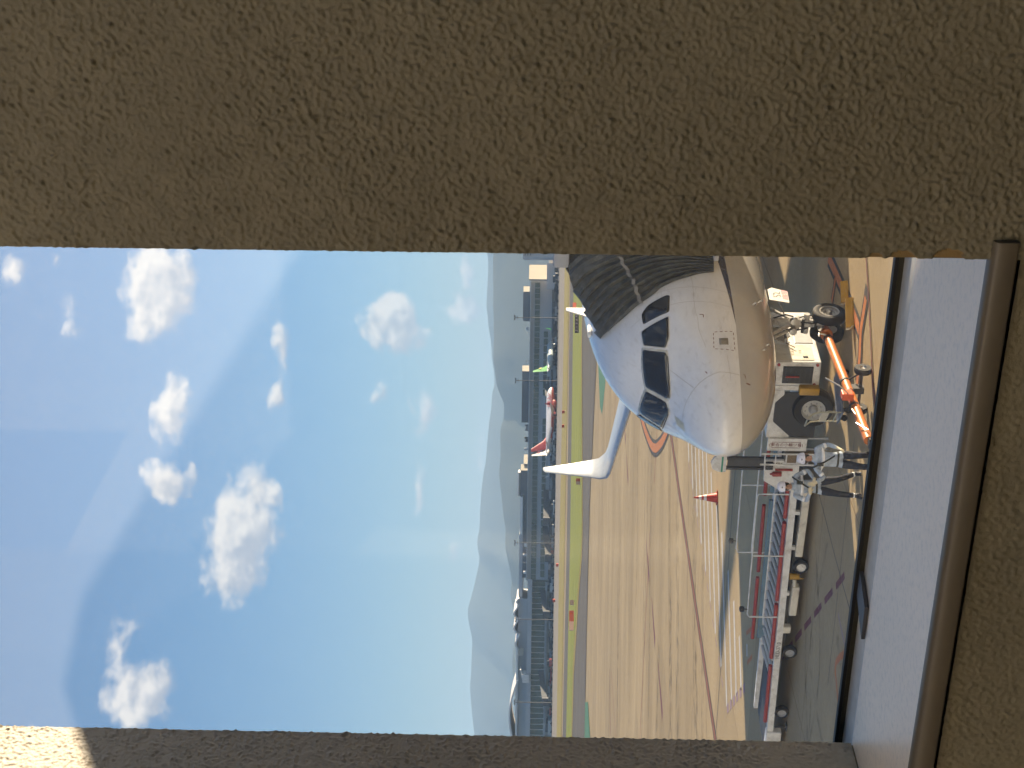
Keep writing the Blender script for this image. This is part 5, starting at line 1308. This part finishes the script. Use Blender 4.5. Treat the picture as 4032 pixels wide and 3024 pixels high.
# second man: striding, hands working in front of his waist
pose_b = dict(pelvis=(0, 0, .93), chest=(-.01, -.06, 1.28), neck=(-.01, -.08, 1.45), head=(-.01, -.13, 1.56),
              shL=(.19, -.05, 1.39), elL=(.33, -.05, 1.12), wrL=(.18, -.26, 1.02), handL=(-.8, -.4, .1), palmL=(0, -.3, 1),
              shR=(-.20, -.07, 1.39), elR=(-.30, -.10, 1.13), wrR=(-.10, -.30, 1.10), handR=(.8, -.3, .1), palmR=(0, -.3, 1),
              hipL=(.09, 0, .89), knL=(.16, -.12, .50), anL=(.26, .06, .10), toeL=(.30, -.2, .05), hipR=(-.09, 0, .89), knR=(-.14, -.16, .49), anR=(-.18, -.10, .10), toeR=(-.2, -.4, .05))
person((-1.93, 30.66, 0), -.10, pose_b, 'white helmeted worker striding with hands before his waist, in front of the loader', .945)


# ------------------------------------------------------------------ the far side of the airfield, about 800 m away
FY = 800.0
def fx(y): return (1512 - y) / FPX * FY
def fz(v, y): return max(0.0, H - (v - (HORIZON - .0151 * (y - 1512))) / FPX * FY)
TCON = mat('terminal_concrete', (.47, .48, .49), .8, var=.06, vscale=.05)
TDRK = mat('plant_room_louvre', (.15, .155, .16), .8, var=.15, vscale=.1)
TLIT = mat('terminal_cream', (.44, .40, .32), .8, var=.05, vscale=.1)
TWIN = mat('terminal_glazing', (.11, .14, .115), .25, var=.45, vscale=.12)
TWHT = mat('roof_white', (.80, .77, .72), .6, var=.05, vscale=.1)
TBRG = mat('far_bridge_grey', (.085, .09, .095), .8, var=.08, vscale=.1)
TGRY = mat('roof_grey', (.50, .51, .52), .7, var=.06, vscale=.05)


def fbox(mb, v0, v1, y0, y1, d0, d1, z0=None):
    """box spanning picture rows v0..v1 and columns y0..y1 at the far side, from depth d0 to d1 behind the front line"""
    ym = (y0 + y1) / 2
    za = fz(v1, ym) if z0 is None else z0; zb = fz(v0, ym)
    return mb.box2((fx(y1), FY + d0, za), (fx(y0), FY + d1, zb))


def fpart(name, m, parent, *boxes):
    mb = MB()
    for b in boxes: fbox(mb, *b)
    return mb.build(name, m, parent)


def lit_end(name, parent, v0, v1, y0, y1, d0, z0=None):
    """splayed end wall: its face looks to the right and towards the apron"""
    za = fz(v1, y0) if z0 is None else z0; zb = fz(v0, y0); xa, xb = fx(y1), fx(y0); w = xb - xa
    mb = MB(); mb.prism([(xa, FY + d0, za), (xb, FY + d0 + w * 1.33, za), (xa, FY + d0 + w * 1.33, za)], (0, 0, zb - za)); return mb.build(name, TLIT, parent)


# --- long right-hand pier with two window bands and dark roof plant
pier = empty('terminal_pier', (0, 0, 0), 0, 'long grey terminal pier with two bands of dark windows across the airfield', 'terminal building')
fpart('wall', TCON, pier, (2083, 2200, 1095, 2292, 12, 60, 0.0))
fpart('roof_edge', TGRY, pier, (2079, 2084, 1090, 2295, 10, 62))
y = 1106
while y < 2280:
    fpart('window', TWIN, pier, (2101 - .0151 * (y - 1500), 2121 - .0151 * (y - 1500), y, y + 19, 11.4, 12.2)); y += 22
y = 1300
while y < 2280:
    if not 1560 < y < 1640: fpart('window', TWIN, pier, (2138 - .0151 * (y - 1500), 2154 - .0151 * (y - 1500), y, y + 24, 11.4, 12.2))
    y += 29
fpart('ground_floor_bay', TDRK, pier, (2166, 2200, 1110, 2290, 11.0, 12.2, 0.0))
for a, b in ((1139, 1250), (1460, 1667), (1860, 1962)):
    fpart('plant_room', TDRK, pier, (2052 - .0151 * (a - 1500), 2084, a, b, 20, 45))
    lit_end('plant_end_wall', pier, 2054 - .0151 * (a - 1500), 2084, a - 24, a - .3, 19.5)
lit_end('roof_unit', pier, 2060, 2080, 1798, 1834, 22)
fpart('roof_slab', TWHT, pier, (2036, 2041, 1868, 1966, 20, 46)); fpart('roof_store', TGRY, pier, (2041, 2048, 1870, 1964, 22, 44))
fpart('white_roof_strip', TWHT, pier, (2046, 2056, 1966, 2118, 20, 50)); fpart('louvre_wall', TDRK, pier, (2056, 2079, 1964, 2295, 22, 48))
fpart('grey_roof', TGRY, pier, (2040, 2056, 2119, 2380, 24, 60))
rnd = random.Random(4)
for k in range(16):
    yy = rnd.choice((rnd.uniform(1252, 1432), rnd.uniform(1668, 1795), rnd.uniform(2130, 2290))); fpart('roof_fan', rnd.choice((TWHT, TDRK, TGRY)), pier, (2072 - rnd.uniform(0, 6) - .0151 * (yy - 1500), 2080, yy, yy + rnd.uniform(5, 12), 16, 20))
# --- cream lit block at the right edge
cb_ = empty('terminal_block', (0, 0, 0), 0, 'sunlit cream corner block at the right end of the far terminal', 'terminal building')
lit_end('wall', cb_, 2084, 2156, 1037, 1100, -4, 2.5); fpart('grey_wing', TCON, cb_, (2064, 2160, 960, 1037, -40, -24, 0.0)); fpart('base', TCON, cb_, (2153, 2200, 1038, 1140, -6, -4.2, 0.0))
for k in range(3): fpart('window', TDRK, cb_, (2070 + k * 10, 2074 + k * 10, 985, 1030, -40.6, -39.8))
# --- left hall: glass front with white mullions, curved white roofs
hall = empty('terminal_hall', (0, 0, 0), 0, 'glass fronted terminal hall with white mullions and curved white roofs on the left', 'terminal building')
fpart('wall', TCON, hall, (2072, 2180, 2296, 2990, 16, 60, 0.0))
fpart('fascia', TGRY, hall, (2072, 2090, 2290, 2990, 10, 62))
y = 2302
while y < 2960:
    fpart('window', TWIN, hall, (2092 - .0151 * (y - 2500), 2143 - .0151 * (y - 2500), y, y + 19.5, 14.6, 16.2)); fpart('mullion', TWHT, hall, (2090 - .0151 * (y - 2500), 2146 - .0151 * (y - 2500), y + 19.8, y + 21.8, 13.8, 16.2)); y += 22
fpart('sill_band', TGRY, hall, (2143, 2150, 2300, 2990, 12, 16.2)); fpart('grey_roof', TGRY, hall, (2036, 2073, 2380, 2590, 22, 62)); fpart('upper_wall', TCON, hall, (2036, 2073, 2590, 2990, 24, 60)); fpart('roof_line', TWHT, hall, (2027, 2035, 2575, 2990, 20, 64))
def arc_roof(y0, y1, v0, v1, skew, parent):
    mb = MB(); n = 14; top, bot = [], []
    for k in range(n + 1):
        t = k / n; y_ = y0 + (y1 - y0) * t; v_ = v1 - (v1 - v0) * math.sin(PI * min(1, max(0, t ** skew)) * .92 + .04)
        top.append((fx(y_), fz(v_, y_))); bot.append((fx(y_), fz(v_, y_) - .9))
    prof = [Vector((x_, FY + 18, z_)) for x_, z_ in top] + [Vector((x_, FY + 18, z_)) for x_, z_ in bot[::-1]]
    mb.prism(prof, (0, 46, 0)); return mb.build('curved_roof', TWHT, parent)
for a, b, v0, v1 in ((2376, 2398, 2028, 2036), (2402, 2456, 2018, 2036), (2452, 2520, 2018, 2038), (2516, 2584, 2024, 2040)): arc_roof(a, b, v0, v1, 1.5, hall)
arc_roof(2706, 2990, 1999, 2034, 1.0, hall)
lit_end('stair_core', hall, 2040, 2060, 2574, 2600, 14); fpart('stair_core', TWHT, hall, (2056, 2082, 2668, 2700, 8, 22)); mb = MB(); mb.prism([(fx(2650), FY + 9, fz(2046, 2650)), (fx(2700), FY + 9, fz(2058, 2700)), (fx(2700), FY + 9, fz(2064, 2700)), (fx(2650), FY + 9, fz(2050, 2650))], (0, 10, 0)); mb.build('canopy', TWHT, hall)

# --- boarding bridges of the far terminal
def far_bridge(ya, va, yb, vb, label):
    e = empty('far_boarding_bridge', (fx((ya + yb) / 2), FY - 6, 0), 0, label, 'boarding bridge', 'boarding bridges of the far terminal')
    o = Vector((fx((ya + yb) / 2), FY - 6, 0)); a = Vector((fx(ya), FY + 8, fz(va, ya))) - o; b = Vector((fx(yb), FY - 16, fz(vb, yb))) - o
    mb = MB(); mb.ring_loft([[p + Vector((0, 0, -1.5)) + s * q for s, q in ((1, Vector((0, 1.4, 0))), (-1, Vector((0, 1.4, 0))))] + [p + Vector((0, -1.4, 1.4)), p + Vector((0, 1.4, 1.4))] for p in (a, b)]); mb.build('tunnel', TBRG, e)
    mb = MB(); mb.box(b + Vector((0, 0, -.2)), (4, 4, 3.6), bev=.3); mb.build('cab', TBRG, e)
    mb = MB(); m_ = a.lerp(b, .75); mb.tube([(m_.x, m_.y, 0), (m_.x, m_.y, m_.z - 1.4)], .35, 8); mb.build('column', TDRK, e)
far_bridge(1480, 2150, 1570, 2160, 'grey far boarding bridge reaching to the nose of the red tailed airliner')
far_bridge(1930, 2150, 2040, 2150, 'grey far boarding bridge right of the middle of the far terminal')
far_bridge(2070, 2146, 2180, 2158, 'grey far boarding bridge just right of the glass hall')
far_bridge(2330, 2136, 2400, 2150, 'grey far boarding bridge before the right part of the glass hall')
far_bridge(2650, 2130, 2735, 2146, 'grey far boarding bridge before the left part of the glass hall')

# --- parked airliners over there
def small_jet(loc, rz, label, c_top, c_low, c_tail, name=None, ncol=None, scale=1.0):
    e = empty('parked_airliner', loc, rz, label, 'airliner', 'airliners parked at the far terminal', scale=scale)
    A = mat('jet_top', c_top, .35, var=.04); B = mat('jet_low', c_low, .35, var=.05); T = mat('jet_tail', c_tail, .35, var=.05)
    pr = [(0, .05, 2.8), (.6, .8, 2.85), (2, 1.45, 3.1), (4.5, 1.85, 3.4), (7, 1.95, 3.45), (26, 1.95, 3.45), (32, 1.4, 4.0), (37, .7, 4.6), (39.2, .15, 4.9)]
    mb = MB(); rings = [[(x, r * math.sin(2 * PI * k / 20), z + r * math.cos(2 * PI * k / 20)) for k in range(20)] for x, r, z in pr]; mb.ring_loft(rings)
    o = mb.build('fuselage', [A, B], e, smooth=True)
    for p in o.data.polygons:
        if p.center.z < 2.75 and p.center.x < 30: p.material_index = 1
    for s in (1, -1):
        mb = MB(); mb.ring_loft([foil(7, 13, 1.2 * s, 2.2, .12, 0, 6), foil(1.7, 22, 16.5 * s, 3.7, .1, 0, 6)]); mb.build('wing', A, e, smooth=True)
        mb = MB(); mb.ring_loft([foil(1.7, 22, 16.5 * s, 3.7, .1, .6 * s, 6), foil(.5, 23.7, 17.6 * s, 6.1, .08, 1.3 * s, 6)]); mb.build('winglet', T, e, smooth=True)
        mb = MB(); mb.lathe([(.8, 12.2), (1.05, 12.8), (1.0, 14.5), (.6, 16)], (0, 4.85 * s, 1.5), 'X', 16); mb.build('engine', B, e, smooth=True)
        mb = MB(); mb.ring_loft([foil(3.3, 33.6, .3 * s, 4.8, .1, 0, 6), foil(1.2, 37.4, 7 * s, 5.4, .1, 0, 6)]); mb.build('tailplane', A, e, smooth=True)
        mb = MB(); mb.tube([(19.5, 2.9 * s, 0), (19.5, 2.9 * s, 2.2)], .3, 8); mb.build('main_gear', DARK, e)
    mb = MB(); mb.tube([(4.3, 0, 0), (4.3, 0, 2)], .25, 8); mb.build('nose_gear', DARK, e)
    mb = MB(); mb.ring_loft([vfoil(7.8, 30.2, 5.1, .07, 6), vfoil(5.6, 33, 6.6, .09, 6), vfoil(1.9, 38, 12.4, .09, 6)]); tf = mb.build('tail_fin', T, e, smooth=True)
    mb = MB(); mb.box2((1.6, -1.0, 3.75), (2.3, 1.0, 4.2), bev=.1); mb.build('windscreen', DARK, e)
    for k in range(40):
        for s in (1, -1):
            mb = MB(); mb.box((6.5 + k * .5, 1.93 * s, 3.95), (.25, .06, .35)); mb.build('window', DARK, e) if k % 2 == 0 and scale > 2 else None
    return e, tf
def far_at(y, d=0.0): return (fx(y) * (FY + d) / FY, FY + d, 0)
j1, tf1 = small_jet(far_at(1522, -34), math.radians(180 + 38), 'white airliner with red tail and red lettering parked at the far terminal', (.55, .57, .62), (.40, .06, .03), (.36, .03, .035))
LRJ = mat('red_lettering', (.45, .03, .05), .5)
text('airline_lettering', 'JEJUair', 3.1, frame((9.8, 2.02, 3.9), (-1, 0, 0), (0, 0, 1)), LRJ, j1, shear=.15, ext=.02)
j2, tf2 = small_jet(far_at(1700, 20), math.radians(180 + 74), 'white airliner with red emblem on its tail behind the red tailed one', (.70, .69, .68), (.62, .6, .58), (.72, .68, .66))
mb = MB()
for k in range(5):
    a = math.radians(20 + 35 * k); mb.prism([(35.2, .36, 8.3), (35.2 + 1.6 * math.cos(a) - .15, .34, 8.3 + 1.6 * math.sin(a)), (35.2 + 1.9 * math.cos(a + .2), .34, 8.3 + 1.9 * math.sin(a + .2))], (0, .05, 0)); mb.prism([(35.2, -.36, 8.3), (35.2 + 1.6 * math.cos(a) - .15, -.34, 8.3 + 1.6 * math.sin(a)), (35.2 + 1.9 * math.cos(a + .2), -.34, 8.3 + 1.9 * math.sin(a + .2))], (0, -.05, 0))
mb.build('tail_emblem', LRJ, tf2)
j3, tf3 = small_jet(far_at(1345, 8), math.radians(180 + 66), 'airliner with bright green tail parked at the far terminal', (.40, .47, .48), (.35, .4, .4), (.03, .28, .04))
mb = MB(); mb.prism([(34.5, .40, 8.0), (36.2, .40, 8.2), (36.9, .36, 9.6), (35.6, .38, 9.0)], (0, .06, 0)); mb.prism([(34.5, -.40, 8.0), (36.2, -.40, 8.2), (36.9, -.36, 9.6), (35.6, -.38, 9.0)], (0, -.06, 0)); mb.build('tail_emblem', mat('yellow_emblem', (.55, .48, .05), .5), tf3)

# --- floodlight masts
def mast(y, vtop, label, d=-30):
    e = empty('floodlight_mast', far_at(y, d), 0, label, 'floodlight mast', 'floodlight masts along the far terminal')
    h = fz(vtop, y)
    mb = MB(); mb.tube([(0, 0, 0), (0, 0, h)], [.28, .15], 10); mb.build('pole', CHAR, e)
    mb = MB(); mb.box((0, 0, h), (2.6, .5, .25)); mb.box((0, 0, h - 1.1), (2.2, .5, .2)); mb.build('crossbar', CHAR, e)
    for k in (-1.1, -.4, .4, 1.1):
        mb = MB(); mb.box((k, -.3, h + .35), (.45, .4, .5)); mb.build('lamp_head', DARK, e)
for y_, v_, l_ in ((1250, 2033, 'grey floodlight mast before the first dark plant room from the right'), (1498, 2036, 'grey floodlight mast before the second dark plant room from the right'), (2137, 2033, 'grey floodlight mast in the middle of the far terminal'), (2438, 2036, 'slim floodlight mast before the curved roofs of the glass hall'), (2765, 2031, 'slim floodlight mast at the far left of the glass hall')):
    mast(y_, v_, l_)

# --- service vehicles and low clutter along the far apron
VC = [mat('vehicle_%d' % i, c, .5, var=.1) for i, c in enumerate(((.05, .055, .06), (.55, .54, .52), (.09, .10, .11), (.30, .31, .32), (.45, .06, .05), (.03, .03, .035), (.16, .2, .24)))]
rnd = random.Random(21)
def vehicle(loc, L_, h, m, label):
    e = empty('service_vehicle', loc, rnd.uniform(-.3, .3), label, 'service vehicle', 'service vehicles along the far terminal')
    mb = MB(); mb.box2((-L_ / 2, -1, .45), (L_ / 2, 1, h * .62), bev=.12); mb.build('body', m, e)
    mb = MB(); mb.box2((-L_ * .35, -.95, h * .62), (L_ * .25, .95, h), bev=.15); mb.build('cab', VC[0] if m != VC[0] else VC[3], e)
    for x in (-L_ * .32, L_ * .32):
        for s in (-1, 1):
            mb = MB(); mb.lathe([(.2, -.12), (.42, -.12), (.42, .12), (.2, .12)], (x, .9 * s, .42), 'Y', 10); mb.build('wheel', BLACK, e)
def ordinal(n):
    ones = ['', 'first', 'second', 'third', 'fourth', 'fifth', 'sixth', 'seventh', 'eighth', 'ninth', 'tenth', 'eleventh', 'twelfth', 'thirteenth', 'fourteenth', 'fifteenth', 'sixteenth', 'seventeenth', 'eighteenth', 'nineteenth']
    tens = {2: ('twentieth', 'twenty'), 3: ('thirtieth', 'thirty'), 4: ('fortieth', 'forty'), 5: ('fiftieth', 'fifty'), 6: ('sixtieth', 'sixty')}
    return ones[n] if n < 20 else (tens[n // 10][0] if n % 10 == 0 else tens[n // 10][1] + '-' + ones[n % 10])


cols_ = ('black', 'white', 'charcoal', 'grey', 'red', 'dark', 'slate')
for k in range(64):
    y_ = 1060 + k * 28.5 + rnd.uniform(-9, 9); i = rnd.choice((0, 1, 2, 3, 0, 5, 5, 6, 2, 1, 4)); d_ = rnd.uniform(-26, 4)
    vehicle(far_at(y_, d_), rnd.uniform(3.5, 7.5), rnd.uniform(1.7, 3.4), VC[i], '%s service vehicle at the foot of the far terminal, %s from the right' % (cols_[i], ordinal(k + 1)))

# --- runway signs and boxes on the grass
def board(p0, p1, h, cols, label, letters=None):
    a, b = Vector((*p0, 0)), Vector((*p1, 0)); c = (a + b) / 2; L_ = (b - a).length; rz = math.atan2((b - a).y, (b - a).x)
    e = empty('airfield_sign', c, rz, label, 'airfield sign'); n = len(cols)
    for k, m in enumerate(cols):
        mb = MB(); mb.box((-L_ / 2 + L_ * (k + .5) / n, 0, .15 + h / 2), (L_ / n * .97, .28, h)); mb.build('panel', m, e)
    for x in (-L_ * .42, L_ * .42):
        mb = MB(); mb.box((x, 0, .07), (.12, .2, .15)); mb.build('foot', GREYM, e)
    if letters:
        for k, t in enumerate(letters):
            text('sign_character', t, h * .8, frame((-L_ / 2 + L_ * (k + .5) / len(letters), -.15, .15 + h / 2), (1, 0, 0), (0, 0, 1)), mat('sign_print', (.45, .34, .40), .7) if 'sign_print' not in bpy.data.materials else bpy.data.materials['sign_print'], e, ext=.003)
    return e
SR = mat('sign_red', (.62, .10, .04), .5); SP = mat('sign_pale', (.78, .45, .34), .5); SB = mat('sign_black', (.05, .04, .05), .6); SO = mat('sign_orange', (.75, .12, .05), .5)
board((-46.3, 290), (-42.9, 292), .86, [SP, SP, SP, SP, SR, SR, SR, SR, SR], 'red and pale pink runway sign board on the green grass at left')
board((-41.95, 293), (-41.0, 293.2), .7, [SP], 'small pale sign box just right of the red runway sign')
board((9.69, 285), (13.09, 287), .75, [SB, SB, SB, SB, SB], 'long black airfield sign with pale characters near the canopy', ['5', '1', '8', 'A', '9'])
board((15.53, 311.5), (16.65, 312.3), .72, [SO, SO, SO], 'small orange airfield sign beside the dark canopy')
board((-16.6, 256.4), (-15.6, 256.6), .7, [SP, SO], 'little pale and orange box on the grass beside the winglet')
for k, (px_, py_) in enumerate(((2224, 1622), (2223, 1678), (2200, 2225), (2187, 2365))):
    d_ = view_dir(px_, py_); t_ = -H / d_.z; q = Vector((0, 0, H)) + d_ * t_
    e = empty('edge_marker', (q.x, q.y, .08), 0, ('orange marker box on the pale strip, rightmost of two below the red tailed jet', 'orange marker box on the pale strip, left of two below the red tailed jet', 'tiny red marker on the dry verge left of the winglet', 'tiny red marker farthest left on the dry verge')[k], 'marker', 'orange markers along the runway')
    s_ = t_ / 420; mb = MB(); mb.box((0, 0, .35 * s_), (.8 * s_, .8 * s_, .7 * s_), bev=.05); mb.build('box', SO, e)


# ------------------------------------------------------------------ haze: the air over the airfield up to the mountains
hz = MB(); hz.box2((-15500, -600, -3), (15500, 17000, 660))
ho = hz.build('haze', None); tag(ho, 'pale blue haze thickening towards the far mountains', 'haze', kind='stuff')
hm = bpy.data.materials.new('haze_air'); hm.use_nodes = True
nt = hm.node_tree; nt.nodes.clear()
o_ = nt.nodes.new('ShaderNodeOutputMaterial'); pv = nt.nodes.new('ShaderNodeVolumePrincipled')
pv.inputs['Color'].default_value = (.44, .68, 1.0, 1); pv.inputs['Density'].default_value = 1.0e-4; pv.inputs['Anisotropy'].default_value = 0.0
nt.links.new(pv.outputs[0], o_.inputs['Volume'])
ho.data.materials.clear(); ho.data.materials.append(hm)
